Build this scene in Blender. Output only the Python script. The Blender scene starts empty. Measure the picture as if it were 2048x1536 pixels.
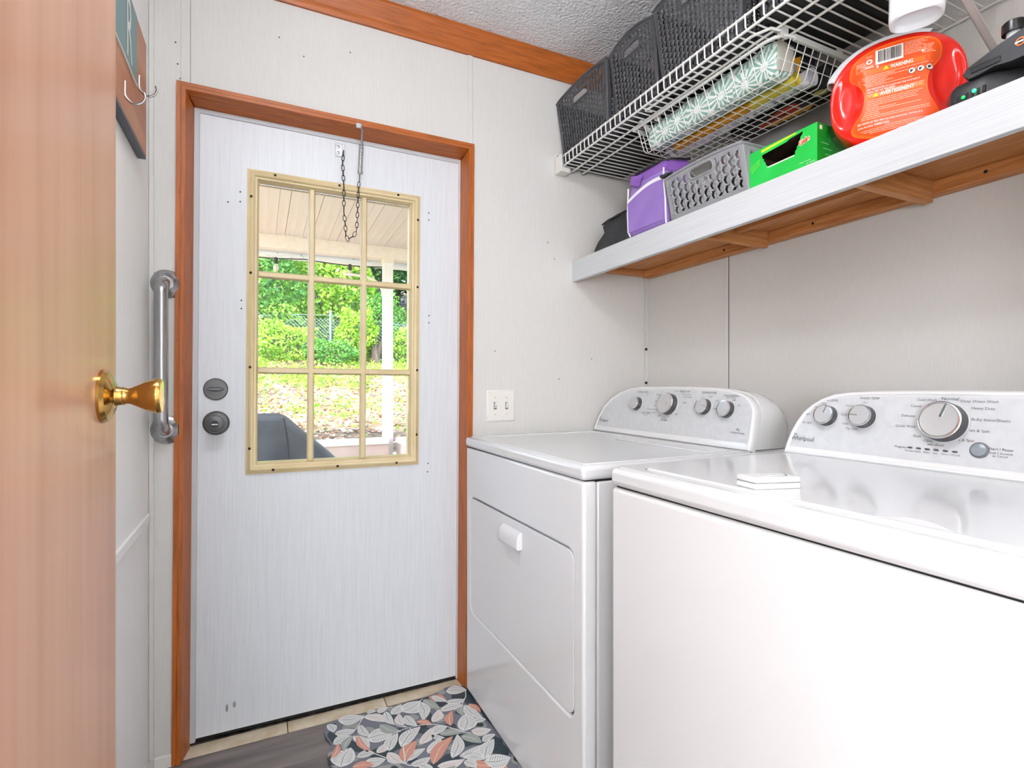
import bpy, bmesh, math, random
import numpy as np
from mathutils import Vector, Matrix

random.seed(7)
np.random.seed(7)
scene = bpy.context.scene
COL = scene.collection
PI = math.pi

# ------------------------------------------------------------------ camera
CAM_H = 1.08
YAW = math.atan(509 / 1064)
cam = bpy.data.cameras.new('camera')
cam.sensor_fit = 'HORIZONTAL'
cam.sensor_width = 36.0
cam.lens = 36.0 * 1064 / 2048
cam.clip_start = 0.02
cam_o = bpy.data.objects.new('camera', cam)
cam_o.location = (0, 0, CAM_H)
cam_o.rotation_euler = (PI / 2, 0, -YAW)
COL.objects.link(cam_o)
scene.camera = cam_o

# ------------------------------------------------------------------ sky, sun, exposure
world = bpy.data.worlds.new('sky')
scene.world = world
world.use_nodes = True
wn = world.node_tree.nodes
wl_ = world.node_tree.links
sky = wn.new('ShaderNodeTexSky')
sky.sky_type = 'NISHITA'
sky.sun_disc = False
sky.sun_elevation = math.radians(52)
sky.sun_rotation = math.radians(230)
wn['Background'].inputs['Strength'].default_value = 1.5
wl_.new(sky.outputs[0], wn['Background'].inputs[0])

sun = bpy.data.lights.new('sun', 'SUN')
sun.energy = 7.0
sun.angle = math.radians(0.8)
sun.color = (1.0, 0.96, 0.88)
sun_o = bpy.data.objects.new('sun', sun)
sun_o.rotation_euler = Vector((0.62, 0.34, -0.86)).to_track_quat('-Z', 'Y').to_euler()
sun_o.location = (-6, -4, 9)
COL.objects.link(sun_o)

LAMP_POWER = 38.0         # radiance of the laundry room's ceiling lamp diffuser
FILL_POWER_A = 56.0      # added fill globe hanging at the back of the hall
FILL_POWER_B = 74.0      # added fill globe standing near the doorway
HALL_FILL_POWER = 24.0        # the two fill lights added on the hall ceiling
scene.view_settings.view_transform = 'Standard'
scene.view_settings.look = 'None'
scene.view_settings.gamma = 1.0
scene.view_settings.use_curve_mapping = False
scene.view_settings.exposure = 0.14
scene.cycles.use_denoising = True
scene.cycles.max_bounces = 6
scene.cycles.diffuse_bounces = 4
scene.cycles.transparent_max_bounces = 12
scene.cycles.glossy_bounces = 3
scene.cycles.transmission_bounces = 3
scene.cycles.use_adaptive_sampling = True
scene.cycles.adaptive_threshold = 0.065
scene.cycles.adaptive_min_samples = 12
scene.cycles.sample_clamp_indirect = 8.0

# ------------------------------------------------------------------ helpers
def srgb(r, g, b):
    def f(c):
        c /= 255.0
        return c / 12.92 if c <= 0.04045 else ((c + 0.055) / 1.055) ** 2.4
    return (f(r), f(g), f(b), 1.0)

MATS = {}
def mat(name, col, rough=0.5, metal=0.0, coat=0.0, spec=0.5, col2=None, scale=(1, 1, 1), nscale=5.0, detail=3.0,
        lo=0.35, hi=0.65, bump=0.0, bscale=None, bnscale=None, bdist=0.002, emit=None, trans=0.0, island=None):
    """principled material, optionally with a noise colour mix (col2) and a noise bump"""
    if name in MATS:
        return MATS[name]
    m = bpy.data.materials.new(name)
    m.use_nodes = True
    nt = m.node_tree
    N, L = nt.nodes, nt.links
    b = N['Principled BSDF']
    b.inputs['Base Color'].default_value = srgb(*col)
    b.inputs['Roughness'].default_value = rough
    b.inputs['Metallic'].default_value = metal
    b.inputs['Coat Weight'].default_value = coat
    b.inputs['Coat Roughness'].default_value = 0.08
    b.inputs['Specular IOR Level'].default_value = spec
    m.diffuse_color = srgb(*col)
    tc = mp = None
    def coords(sc):
        nonlocal tc
        if tc is None:
            tc = N.new('ShaderNodeTexCoord')
        q = N.new('ShaderNodeMapping')
        q.inputs['Scale'].default_value = sc
        L.new(tc.outputs['Object'], q.inputs['Vector'])
        return q
    if col2 is not None:
        mp = coords(scale)
        nz = N.new('ShaderNodeTexNoise')
        nz.inputs['Scale'].default_value = nscale
        nz.inputs['Detail'].default_value = detail
        L.new(mp.outputs[0], nz.inputs['Vector'])
        rp = N.new('ShaderNodeValToRGB')
        rp.color_ramp.elements[0].position = lo
        rp.color_ramp.elements[0].color = srgb(*col)
        rp.color_ramp.elements[1].position = hi
        rp.color_ramp.elements[1].color = srgb(*col2)
        L.new(nz.outputs['Fac'], rp.inputs[0])
        L.new(rp.outputs[0], b.inputs['Base Color'])
    if island:
        g = N.new('ShaderNodeNewGeometry')
        rp = N.new('ShaderNodeValToRGB')
        els = rp.color_ramp.elements
        while len(els) < len(island):
            els.new(0.5)
        for i, c in enumerate(island):
            els[i].position = i / (len(island) - 1)
            els[i].color = srgb(*c)
        L.new(g.outputs['Random Per Island'], rp.inputs[0])
        L.new(rp.outputs[0], b.inputs['Base Color'])
        if trans:
            tr = N.new('ShaderNodeBsdfTranslucent')
            L.new(rp.outputs[0], tr.inputs[0])
            mx = N.new('ShaderNodeMixShader')
            mx.inputs[0].default_value = trans
            L.new(b.outputs[0], mx.inputs[1])
            L.new(tr.outputs[0], mx.inputs[2])
            L.new(mx.outputs[0], N['Material Output'].inputs[0])
    if bump:
        q = coords(bscale or scale)
        nz2 = N.new('ShaderNodeTexNoise')
        nz2.inputs['Scale'].default_value = bnscale or nscale
        nz2.inputs['Detail'].default_value = detail
        L.new(q.outputs[0], nz2.inputs['Vector'])
        bp = N.new('ShaderNodeBump')
        bp.inputs['Strength'].default_value = bump
        bp.inputs['Distance'].default_value = bdist
        L.new(nz2.outputs['Fac'], bp.inputs['Height'])
        L.new(bp.outputs[0], b.inputs['Normal'])
    if emit:
        b.inputs['Emission Color'].default_value = srgb(*emit[0])
        b.inputs['Emission Strength'].default_value = emit[1]
    MATS[name] = m
    return m

WL = {}       # world location of every object made here

def thing(name, label, cat, loc, group=None):
    o = bpy.data.objects.new(name, None)
    o.empty_display_size = 0.05
    COL.objects.link(o)
    o.location = loc
    o['label'] = label
    o['category'] = cat
    if group:
        o['group'] = group
    WL[o] = Vector(loc)
    return o

def tag(o, label, cat, group=None):
    o['label'] = label
    o['category'] = cat
    if group:
        o['group'] = group
    return o

def setting(name, loc=(0, 0, 0)):
    o = bpy.data.objects.new(name, None)
    o.empty_display_size = 0.05
    COL.objects.link(o)
    o.location = loc
    o['kind'] = 'structure'
    WL[o] = Vector(loc)
    return o

class MB:
    """collects geometry in world space, then links it as one mesh object"""
    def __init__(self):
        self.v, self.f, self.m = [], [], []
    def add(self, verts, faces, mi=0):
        k = len(self.v)
        self.v += [tuple(p) for p in verts]
        self.f += [tuple(i + k for i in f) for f in faces]
        self.m += [mi] * len(faces)
        return self
    def box(self, x0, x1, y0, y1, z0, z1, mi=0):
        v = [(x, y, z) for z in (z0, z1) for y in (y0, y1) for x in (x0, x1)]
        return self.add(v, [(0, 2, 3, 1), (4, 5, 7, 6), (0, 1, 5, 4), (2, 6, 7, 3), (0, 4, 6, 2), (1, 3, 7, 5)], mi)
    def prism(self, pts, d, mi=0):
        """closed polygon of 3D points swept by vector d"""
        n = len(pts)
        d = Vector(d)
        v = [Vector(p) for p in pts] + [Vector(p) + d for p in pts]
        f = [tuple(range(n - 1, -1, -1)), tuple(range(n, 2 * n))]
        f += [(i, (i + 1) % n, n + (i + 1) % n, n + i) for i in range(n)]
        return self.add(v, f, mi)
    def tube(self, pts, r, n=8, closed=False, mi=0, radii=None, cap=True):
        P = [Vector(p) for p in pts]
        m = len(P)
        rings = []
        up = None
        for i in range(m):
            if closed:
                t = P[(i + 1) % m] - P[i - 1]
            else:
                t = P[min(i + 1, m - 1)] - P[max(i - 1, 0)]
            if t.length < 1e-9:
                t = Vector((0, 0, 1))
            t.normalize()
            if up is None:
                up = Vector((0, 0, 1)) if abs(t.z) < 0.9 else Vector((1, 0, 0))
            a = t.cross(up)
            if a.length < 1e-6:
                a = t.orthogonal()
            a.normalize()
            bb = a.cross(t).normalized()
            up = bb
            rr = radii[i] if radii else r
            rings.append([P[i] + rr * (math.cos(2 * PI * j / n) * a + math.sin(2 * PI * j / n) * bb) for j in range(n)])
        return self.loft(rings, closed=closed, cap=cap, mi=mi)
    def loft(self, rings, closed=False, cap=True, mi=0):
        n = len(rings[0])
        m = len(rings)
        v = [p for r in rings for p in r]
        f = []
        for i in range(m if closed else m - 1):
            k = ((i + 1) % m) * n
            for j in range(n):
                j2 = (j + 1) % n
                f.append((i * n + j, i * n + j2, k + j2, k + j))
        if cap and not closed:
            f.append(tuple(range(n - 1, -1, -1)))
            f.append(tuple(range((m - 1) * n, m * n)))
        return self.add(v, f, mi)
    def lathe(self, prof, origin, axis, n=28, mi=0, cap=True):
        """profile of (radius, height along axis)"""
        o = Vector(origin)
        ax = Vector(axis).normalized()
        a = ax.orthogonal().normalized()
        b = ax.cross(a)
        rings = [[o + ax * hh + r * (math.cos(2 * PI * j / n) * a + math.sin(2 * PI * j / n) * b) for j in range(n)] for r, hh in prof]
        return self.loft(rings, cap=cap, mi=mi)
    def plate(self, outer, holes, fr, depth, mi=0):
        """plate with holes; 2D outlines, fr = (origin, xdir, ydir), thickened along depth vector"""
        o, xd, yd = (Vector(a) for a in fr)
        d = Vector(depth)
        bm = bmesh.new()
        edges = []
        loops = [outer] + list(holes)
        for lp in loops:
            vs = [bm.verts.new(o + xd * p[0] + yd * p[1]) for p in lp]
            edges += [bm.edges.new((vs[i], vs[(i + 1) % len(vs)])) for i in range(len(vs))]
        bmesh.ops.triangle_fill(bm, use_beauty=True, use_dissolve=False, edges=edges)
        bm.verts.ensure_lookup_table()
        bm.verts.index_update()
        nv = len(bm.verts)
        base = [v.co.copy() for v in bm.verts]
        tris = [tuple(v.index for v in f.verts) for f in bm.faces]
        bm.free()
        nrm = d.normalized()
        fixed = []
        for t in tris:
            a, b, c = (base[i] for i in t)
            fixed.append(t if (b - a).cross(c - a).dot(nrm) < 0 else t[::-1])
        v = base + [p + d for p in base]
        f = fixed + [tuple(i + nv for i in t[::-1]) for t in fixed]
        k = 0
        for lp in loops:
            m = len(lp)
            f += [(k + i, k + (i + 1) % m, nv + k + (i + 1) % m, nv + k + i) for i in range(m)]
            k += m
        return self.add(v, f, mi)
    def text(self, s, size, origin, xd, yd, mi=0, align='LEFT', sx=1.0, fn=None, shear=0.0, bold=0.0):
        cu = bpy.data.curves.new('t', 'FONT')
        cu.body = s
        cu.size = size
        cu.align_x = align
        cu.resolution_u = 2
        cu.shear = shear
        cu.offset = bold
        ob = bpy.data.objects.new('t', cu)
        COL.objects.link(ob)
        dg = bpy.context.evaluated_depsgraph_get()
        me = ob.evaluated_get(dg).to_mesh()
        o, xd, yd = Vector(origin), Vector(xd), Vector(yd)
        if fn:
            vs = [fn(v.co.x * sx, v.co.y) for v in me.vertices]
        else:
            vs = [o + xd * (v.co.x * sx) + yd * v.co.y for v in me.vertices]
        fs = [tuple(p.vertices) for p in me.polygons]
        self.add(vs, fs, mi)
        ob.evaluated_get(dg).to_mesh_clear()
        bpy.data.objects.remove(ob)
        bpy.data.curves.remove(cu)
        return self
    def build(self, name, mats, parent=None, smooth=False, bevel=0.0, seg=2, solid=0.0, sub=0, recalc=True, angle=40):
        P = np.array(self.v, dtype=float)
        c = Vector(((P.min(0) + P.max(0)) / 2).tolist())
        me = bpy.data.meshes.new(name)
        me.from_pydata((P - np.array(c)).tolist(), [], self.f)
        if not isinstance(mats, (list, tuple)):
            mats = [mats]
        for mm in mats:
            me.materials.append(mm)
        if any(self.m):
            me.polygons.foreach_set('material_index', self.m)
        if recalc:
            bm = bmesh.new()
            bm.from_mesh(me)
            bmesh.ops.recalc_face_normals(bm, faces=bm.faces)
            bm.to_mesh(me)
            bm.free()
        if smooth:
            me.polygons.foreach_set('use_smooth', [True] * len(me.polygons))
            me.set_sharp_from_angle(angle=math.radians(angle))
        me.update()
        o = bpy.data.objects.new(name, me)
        COL.objects.link(o)
        WL[o] = c
        if parent is not None:
            o.parent = parent
            o.location = c - WL[parent]
        else:
            o.location = c
        if solid:
            q = o.modifiers.new('solid', 'SOLIDIFY')
            q.thickness = solid
            q.offset = 0
        if bevel:
            q = o.modifiers.new('bevel', 'BEVEL')
            q.width = bevel
            q.segments = seg
            q.limit_method = 'ANGLE'
            q.angle_limit = math.radians(40)
            q.harden_normals = False
            me.polygons.foreach_set('use_smooth', [True] * len(me.polygons))
            me.set_sharp_from_angle(angle=math.radians(60))
        if sub:
            q = o.modifiers.new('sub', 'SUBSURF')
            q.levels = sub
            q.render_levels = sub
        return o

def B(name, m, parent, x0, x1, y0, y1, z0, z1, bevel=0.0, seg=2):
    return MB().box(x0, x1, y0, y1, z0, z1).build(name, m, parent, bevel=bevel, seg=seg)

def struct(o):
    o['kind'] = 'structure'
    return o

def share(src, name, parent, wloc, rot=None):
    """a copy of a mesh object that shares its mesh data"""
    o = src.copy()
    o.name = name
    COL.objects.link(o)
    o.parent = parent
    WL[o] = Vector(wloc)
    o.location = Vector(wloc) - (WL[parent] if parent else Vector((0, 0, 0)))
    if rot is not None:
        o.rotation_euler = rot
    return o

def rrect(x0, x1, y0, y1, r, n=6):
    pts = []
    for cx, cy, a0 in ((x1 - r, y1 - r, 0), (x0 + r, y1 - r, PI / 2), (x0 + r, y0 + r, PI), (x1 - r, y0 + r, 1.5 * PI)):
        for i in range(n + 1):
            a = a0 + PI / 2 * i / n
            pts.append((cx + r * math.cos(a), cy + r * math.sin(a)))
    return pts

def sellipse(cx, cy, ax, ay, p=4.0, n=32):
    out = []
    for i in range(n):
        t = 2 * PI * i / n
        c, s = math.cos(t), math.sin(t)
        out.append((cx + ax * math.copysign(abs(c) ** (2 / p), c), cy + ay * math.copysign(abs(s) ** (2 / p), s)))
    return out

# ------------------------------------------------------------------ materials
WALLP = mat('wallpaper', (222, 220, 216), 0.75, col2=(211, 209, 204), scale=(1, 1, 0.018), nscale=1300, detail=2, lo=0.25, hi=0.75,
            bump=0.25, bdist=0.0008, spec=0.25)
PANEL = mat('wall_panel_white', (250, 249, 247), 0.5, col2=(246, 245, 242), scale=(1, 1, 0.02), nscale=200, spec=0.3)
CEIL = mat('ceiling_stipple', (247, 250, 253), 0.85, bump=1.0, bnscale=95, bdist=0.011, detail=3, spec=0.15)
def wood(name, axis, c1, c2, rough=0.45, ns=26, coat=0.03):
    sc = [1.0, 1.0, 1.0]
    sc[axis] = 0.07
    return mat(name, c1, rough, col2=c2, scale=tuple(sc), nscale=ns, detail=6, lo=0.3, hi=0.72, coat=coat, bump=0.08, bdist=0.0006)
TRIM_X = wood('stained_trim_x', 0, (184, 98, 32), (142, 72, 16), ns=140)
TRIM_Z = wood('stained_trim_z', 2, (184, 98, 32), (142, 72, 16), ns=140)
DOORWOOD = mat('veneer_door', (208, 160, 132), 0.42, col2=(190, 140, 110), scale=(1, 1, 0.05), nscale=22, detail=5, coat=0.12)
WHITEPAINT = mat('white_door_paint', (227, 231, 235), 0.42, col2=(217, 221, 226), scale=(1, 1, 0.03), nscale=260, detail=6,
                 lo=0.3, hi=0.75, bump=0.18, bnscale=260, bdist=0.0008)
STOPGREY = mat('weather_stop', (196, 199, 202), 0.5)
CREAM = mat('cream_moulding', (221, 203, 160), 0.36, col2=(213, 193, 148), nscale=9)
DARK = mat('dark_gap', (24, 23, 22), 0.8)
BLACKMET = mat('blackened_metal', (44, 41, 38), 0.4, metal=0.8)
STEEL = mat('brushed_steel', (190, 191, 193), 0.27, metal=1.0, col2=(166, 167, 169), scale=(1, 1, 0.05), nscale=120)
ZINC = mat('zinc', (176, 178, 178), 0.35, metal=0.9)
GUNMET = mat('dark_nickel', (92, 92, 93), 0.36, metal=0.75)
BRASS = mat('polished_brass', (190, 150, 82), 0.13, metal=1.0)
PLASTW = mat('ivory_plastic', (234, 231, 224), 0.35)
GLASS = bpy.data.materials.new('window_glass')
GLASS.use_nodes = True
_n, _l = GLASS.node_tree.nodes, GLASS.node_tree.links
_n.clear()
_o = _n.new('ShaderNodeOutputMaterial')
_t = _n.new('ShaderNodeBsdfTransparent')
_t.inputs[0].default_value = (0.97, 0.98, 0.97, 1)
_g = _n.new('ShaderNodeBsdfGlossy')
_g.inputs['Roughness'].default_value = 0.02
_f = _n.new('ShaderNodeFresnel')
_f.inputs[0].default_value = 1.25
_m = _n.new('ShaderNodeMixShader')
_l.new(_f.outputs[0], _m.inputs[0])
_l.new(_t.outputs[0], _m.inputs[1])
_l.new(_g.outputs[0], _m.inputs[2])
_l.new(_m.outputs[0], _o.inputs[0])

# ------------------------------------------------------------------ room shell
XL, XR, YB, ZC = -0.273, 1.469, 1.775, 2.335

w = MB()
w.plate([(-2.4, -0.05), (-0.204, -0.05), (-0.204, 1.929), (0.684, 1.929), (0.684, -0.05), (3.2, -0.05), (3.2, ZC + 0.02), (-2.4, ZC + 0.02)], [],
        ((0, YB, 0), (1, 0, 0), (0, 0, 1)), (0, 0.13, 0))
wb = struct(w.build('wall_back', WALLP))
MB().box(XR, XR + 0.1, -0.05, YB, -0.05, ZC).build('wall_right', WALLP)['kind'] = 'structure'
wlft = struct(MB().box(XL - 0.1, XL, -0.05, YB, -0.05, ZC).build('wall_left', PANEL))
w = MB()
w.plate([(-2.4, -0.05), (-0.20, -0.05), (-0.20, 2.04), (0.60, 2.04), (0.60, -0.05), (3.2, -0.05), (3.2, ZC), (-2.4, ZC)], [],
        ((0, -0.14, 0), (1, 0, 0), (0, 0, 1)), (0, 0.09, 0))
struct(w.build('wall_front', PANEL))
struct(MB().box(-2.4, 3.2, -1.75, 1.95, ZC, ZC + 0.1).build('ceiling', CEIL))
# hall behind the doorway
struct(MB().box(-1.5, -1.4, -1.75, -0.14, -0.05, ZC).build('wall_hall_left', PANEL))
struct(MB().box(1.9, 2.0, -1.75, -0.14, -0.05, ZC).build('wall_hall_right', PANEL))
struct(MB().box(-1.5, 2.0, -1.85, -1.75, -0.05, ZC).build('wall_hall_back', PANEL))

# wall battens and panel seams
def batten(name, m, parent, *a, bevel=0.001):
    return B(name, m, parent, *a, bevel=bevel)
batten('batten', WALLP, wb, -0.197, -0.174, YB - 0.004, YB + 0.002, 1.934, ZC)
batten('batten', WALLP, wb, 0.674, 0.692, YB - 0.004, YB + 0.002, 1.934, ZC)
batten('batten', WALLP, wb, XL + 0.0005, XL + 0.012, YB - 0.006, YB + 0.002, 0.03, ZC)
SEAMG = mat('seam_shadow', (150, 147, 141), 0.8)
batten('panel_seam', SEAMG, wb, 0.692, 0.6935, YB - 0.0008, YB + 0.001, 1.94, 2.25, bevel=0)
batten('panel_seam', SEAMG, wb, -0.174, -0.1727, YB - 0.0008, YB + 0.001, 1.94, 2.25, bevel=0)
wr = bpy.data.objects['wall_right']
batten('corner_batten', WALLP, wr, XR - 0.006, XR + 0.001, YB - 0.014, YB - 0.0005, 0.0, ZC)
batten('panel_seam', DARK, wr, XR - 0.0006, XR + 0.001, 1.3335, 1.3355, 0.0, ZC, bevel=0)
batten('batten', WALLP, wr, XR - 0.003, XR + 0.001, 1.336, 1.352, 0.0, ZC)
batten('batten', PANEL, wlft, XL - 0.001, XL + 0.006, 0.0, YB - 0.012, 0.70, 0.722)
batten('panel_seam', STOPGREY, wlft, XL - 0.001, XL + 0.0006, 0.0, YB - 0.012, 0.697, 0.6995, bevel=0)
# nail heads and little holes in the wall
nm = mat('nail_mark', (92, 88, 82), 0.7)
for (x, z) in ((0.06, 2.14), (0.13, 2.10), (0.27, 2.15), (-0.21, 2.05), (-0.205, 1.99), (-0.198, 1.95), (1.0, 1.62), (1.03, 1.56), (0.78, 1.2), (1.2, 1.18), (1.05, 1.1)):
    MB().lathe([(0.0022, 0), (0.0022, 0.0012), (0.0006, 0.0016)], (x, YB, z), (0, -1, 0), n=8).build('nail', nm, wb)
for z in (1.225, 1.085):
    MB().lathe([(0.006, 0), (0.005, 0.004), (0.001, 0.006)], (XR - 0.006, YB - 0.014, z), (-0.6, -0.8, 0), n=8).build('nail', DARK, wr)

def crown(name, x0, x1):
    prof = [(0, 0), (0.008, 0.0), (0.012, 0.010), (0.012, 0.024), (0.018, 0.034), (0.022, 0.060), (0.030, 0.076), (0.030, 0.086), (0, 0.086)]
    pts = [(x0, YB - a, 2.249 + b) for a, b in prof]
    return struct(MB().prism(pts, (x1 - x0, 0, 0)).build(name, TRIM_X, smooth=True, angle=25))
crown('trim_1', XL, XR)
B('baseboard_back', PLASTW, None, XL + 0.012, -0.214, YB - 0.008, YB + 0.001, 0.0, 0.034, bevel=0.002)['kind'] = 'structure'

# floor: grey wood-look planks and the beige tile strip at the threshold
fl = setting('floor')
SUB = mat('subfloor', (52, 48, 46), 0.8)
MB().box(-2.4, 3.2, -1.85, 1.9, -0.06, -0.003).build('subfloor', SUB, fl)
PLK = [mat('plank_%s' % k, c, 0.42, col2=c2, scale=(0.09, 1, 1), nscale=30, detail=7, lo=0.28, hi=0.75, bump=0.1, bdist=0.0005)
       for k, c, c2 in (('ash', (134, 124, 120), (84, 76, 74)), ('smoke', (120, 110, 106), (76, 69, 67)), ('pewter', (144, 134, 130), (96, 87, 84)))]
rows = []
y = 1.783
i = 0
while y > -0.3:
    y0 = y - 0.152
    x = XL - 0.02 - (0.45 * i) % 1.1
    k = 0
    while x < XR + 0.02:
        a, b = max(x, XL), min(x + 1.1, XR)
        if b - a > 0.02:
            B('plank', PLK[(i + k) % 3], fl, a + 0.0006, b - 0.0006, y0 + 0.0006, y - 0.0006, -0.003, 0.0, bevel=0.0008, seg=1)
        x += 1.1
        k += 1
    y = y0
    i += 1
B('hall_floor', PLK[2], fl, -1.4, 1.9, -1.75, -0.28, -0.003, 0.0)
TILE = mat('travertine_tile', (222, 208, 184), 0.5, col2=(196, 178, 148), nscale=16, detail=8, lo=0.35, hi=0.7, bump=0.1, bdist=0.0008)
for a, b in ((-0.196, 0.084), (0.0865, 0.390), (0.3925, 0.682)):
    B('tile', TILE, fl, a, b, 1.785, 1.840, -0.002, 0.003, bevel=0.001, seg=1)
THRESH = mat('threshold_metal', (92, 88, 82), 0.5, metal=0.6, col2=(46, 42, 38), nscale=30)
MB().prism([(-0.186, 1.841, 0.0), (-0.186, 1.841, 0.006), (-0.186, 1.858, 0.012), (-0.186, 1.93, 0.012), (-0.186, 1.93, 0.0)], (0.862, 0, 0)).build('threshold', THRESH, fl)

# ------------------------------------------------------------------ door casing (leans a little, as the whole frame does)
LEAN = 0.0065
def leaning(o, x=0.25):
    o.rotation_euler = (0, LEAN, 0)
    o.location.x -= LEAN
cs = setting('trim_2', (0.25, YB, 0))
def leg(side):
    s = -1 if side == 'l' else 1
    xo, xi, xj = (-0.2125, -0.190, -0.174) if s < 0 else (0.6905, 0.669, 0.661)
    mid = xo + (xi - xo) * 0.48
    pts = [(xo, YB + 0.001), (xo, YB - 0.010), (mid, YB - 0.010), (mid, YB - 0.0085), (mid + (xi - xo) * 0.05, YB - 0.0085), (mid + (xi - xo) * 0.08, YB - 0.013),
           (xi, YB - 0.013), (xj, 1.832), (xj - s * -0.02, 1.832), (xo, YB + 0.002)]
    return pts
for sd in 'lr':
    p2 = leg(sd)
    ztop = lambda x: 1.9365 - (x + 0.2125 if sd == 'l' else 0.6905 - x) * 0.94
    n = len(p2)
    v = [(x, y, 0.0) for x, y in p2] + [(x, y, ztop(x) if y < 1.80 else 1.894) for x, y in p2]
    f = [tuple(range(n)), tuple(range(n, 2 * n))] + [(i, (i + 1) % n, n + (i + 1) % n, n + i) for i in range(n)]
    MB().add(v, f).build('side_casing', TRIM_Z, cs, smooth=True, angle=20)
# head casing
p3 = [(1.9365, YB + 0.001), (1.9365, YB - 0.010), (1.926, YB - 0.010), (1.926, YB - 0.0085), (1.925, YB - 0.0085), (1.924, YB - 0.013), (1.915, YB - 0.013), (1.899, 1.832), (1.92, 1.832), (1.9365, YB + 0.002)]
n = len(p3)
v = [(-0.2125 + (1.9365 - z) * 1.06 if y < 1.80 else -0.172, y, z) for z, y in p3] + [(0.6905 - (1.9365 - z) * 1.06 if y < 1.80 else 0.660, y, z) for z, y in p3]
f = [tuple(range(n)), tuple(range(n, 2 * n))] + [(i, (i + 1) % n, n + (i + 1) % n, n + i) for i in range(n)]
MB().add(v, f).build('head_casing', TRIM_X, cs, smooth=True, angle=20)
B('stop', STOPGREY, cs, -0.182, -0.1603, 1.8295, 1.845, 0.012, 1.899, bevel=0.002)
B('stop', STOPGREY, cs, 0.6563, 0.672, 1.8295, 1.845, 0.012, 1.899, bevel=0.002)
B('jamb', TRIM_Z, cs, -0.203, -0.1605, 1.8455, 1.905, 0.012, 1.929)
B('jamb', TRIM_Z, cs, 0.6565, 0.683, 1.8455, 1.905, 0.012, 1.929)
B('jamb', TRIM_X, cs, -0.160, 0.656, 1.8455, 1.905, 1.8858, 1.929)
B('stop', STOPGREY, cs, -0.163, 0.658, 1.8295, 1.845, 1.8853, 1.8995, bevel=0.002)
for z in (1.2, 0.62, 0.3, 1.62):
    MB().lathe([(0.0018, 0), (0.0018, 0.0008), (0.0005, 0.001)], (-0.2065, YB - 0.010, z), (0, -1, 0), n=6).build('nail', nm, cs)
leaning(cs)

# ------------------------------------------------------------------ outside door
DY = 1.834
d1 = setting('door_1', (0.25, DY, 0))
w = MB()
w.plate([(-0.160, 0.022), (0.656, 0.022), (0.656, 1.885), (-0.160, 1.885)], [[(-0.012, 0.820), (0.492, 0.820), (0.492, 1.722), (-0.012, 1.722)]],
        ((0, DY, 0), (1, 0, 0), (0, 0, 1)), (0, 0.042, 0))
w.build('slab', WHITEPAINT, d1)
B('sweep', DARK, d1, -0.158, 0.654, DY + 0.004, DY + 0.04, 0.011, 0.0225)

def mframe(x0, x1, z0, z1, prof, y):
    """mitred frame: profile of (inset, height towards the room)"""
    rings = []
    for ins, out in prof:
        a, b, c, d = x0 + ins, x1 - ins, z0 + ins, z1 - ins
        rings.append([(a, y - out, c), (b, y - out, c), (b, y - out, d), (a, y - out, d)])
    m = MB()
    return m.loft(rings, cap=False)
fr = mframe(-0.033, 0.513, 0.799, 1.743, [(0, -0.004), (0, 0.004), (0.006, 0.006), (0.009, 0.013), (0.015, 0.016), (0.020, 0.013), (0.0225, 0.006), (0.028, 0.005), (0.030, -0.001), (0.0335, -0.004), (0.0335, -0.044)], DY)
wf = fr.build('window_frame', CREAM, d1, smooth=True, angle=50)
GX = (0.0, 0.155, 0.3205, 0.481)
GZ = (0.832, 1.121, 1.421, 1.708)
def muntin(p, along):
    h = 0.0105
    prof = [(-h, 0.012), (-h, 0.004), (-h * 0.62, -0.004), (h * 0.62, -0.004), (h, 0.004), (h, 0.012)]
    if along == 'z':
        return MB().prism([(p + a, DY + b, 0.832) for a, b in prof], (0, 0, 0.876))
    return MB().prism([(0.0, DY + b + 0.0006, p + a) for a, b in prof], (0.481, 0, 0))
for p in GX[1:3]:
    muntin(p, 'z').build('muntin', CREAM, wf, bevel=0.0012)
for p in GZ[1:3]:
    muntin(p, 'x').build('muntin', CREAM, wf, bevel=0.0012)
for i in range(3):
    for j in range(3):
        B('pane', GLASS, wf, GX[i] + 0.002, GX[i + 1] - 0.002, DY + 0.0135, DY + 0.0165, GZ[j] + 0.002, GZ[j + 1] - 0.002)
SC = MB().lathe([(0.0042, 0), (0.0042, 0.0015), (0.002, 0.0025)], (0, 0, 0), (0, -1, 0), n=10).build('screw', BLACKMET, wf)
spots = [(0.045, 1.731), (0.238, 1.731), (0.432, 1.731), (0.045, 0.811), (0.238, 0.811), (0.432, 0.811)]
spots += [(-0.0215, z) for z in (1.655, 1.42, 1.13, 0.88)] + [(0.5015, z) for z in (1.655, 1.42, 1.13, 0.905)]
for k, (x, z) in enumerate(spots):
    wloc = (x, DY - 0.0155, z)
    if k == 0:
        SC.location = Vector(wloc) - WL[wf]
    else:
        share(SC, 'screw', wf, wloc)
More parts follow.
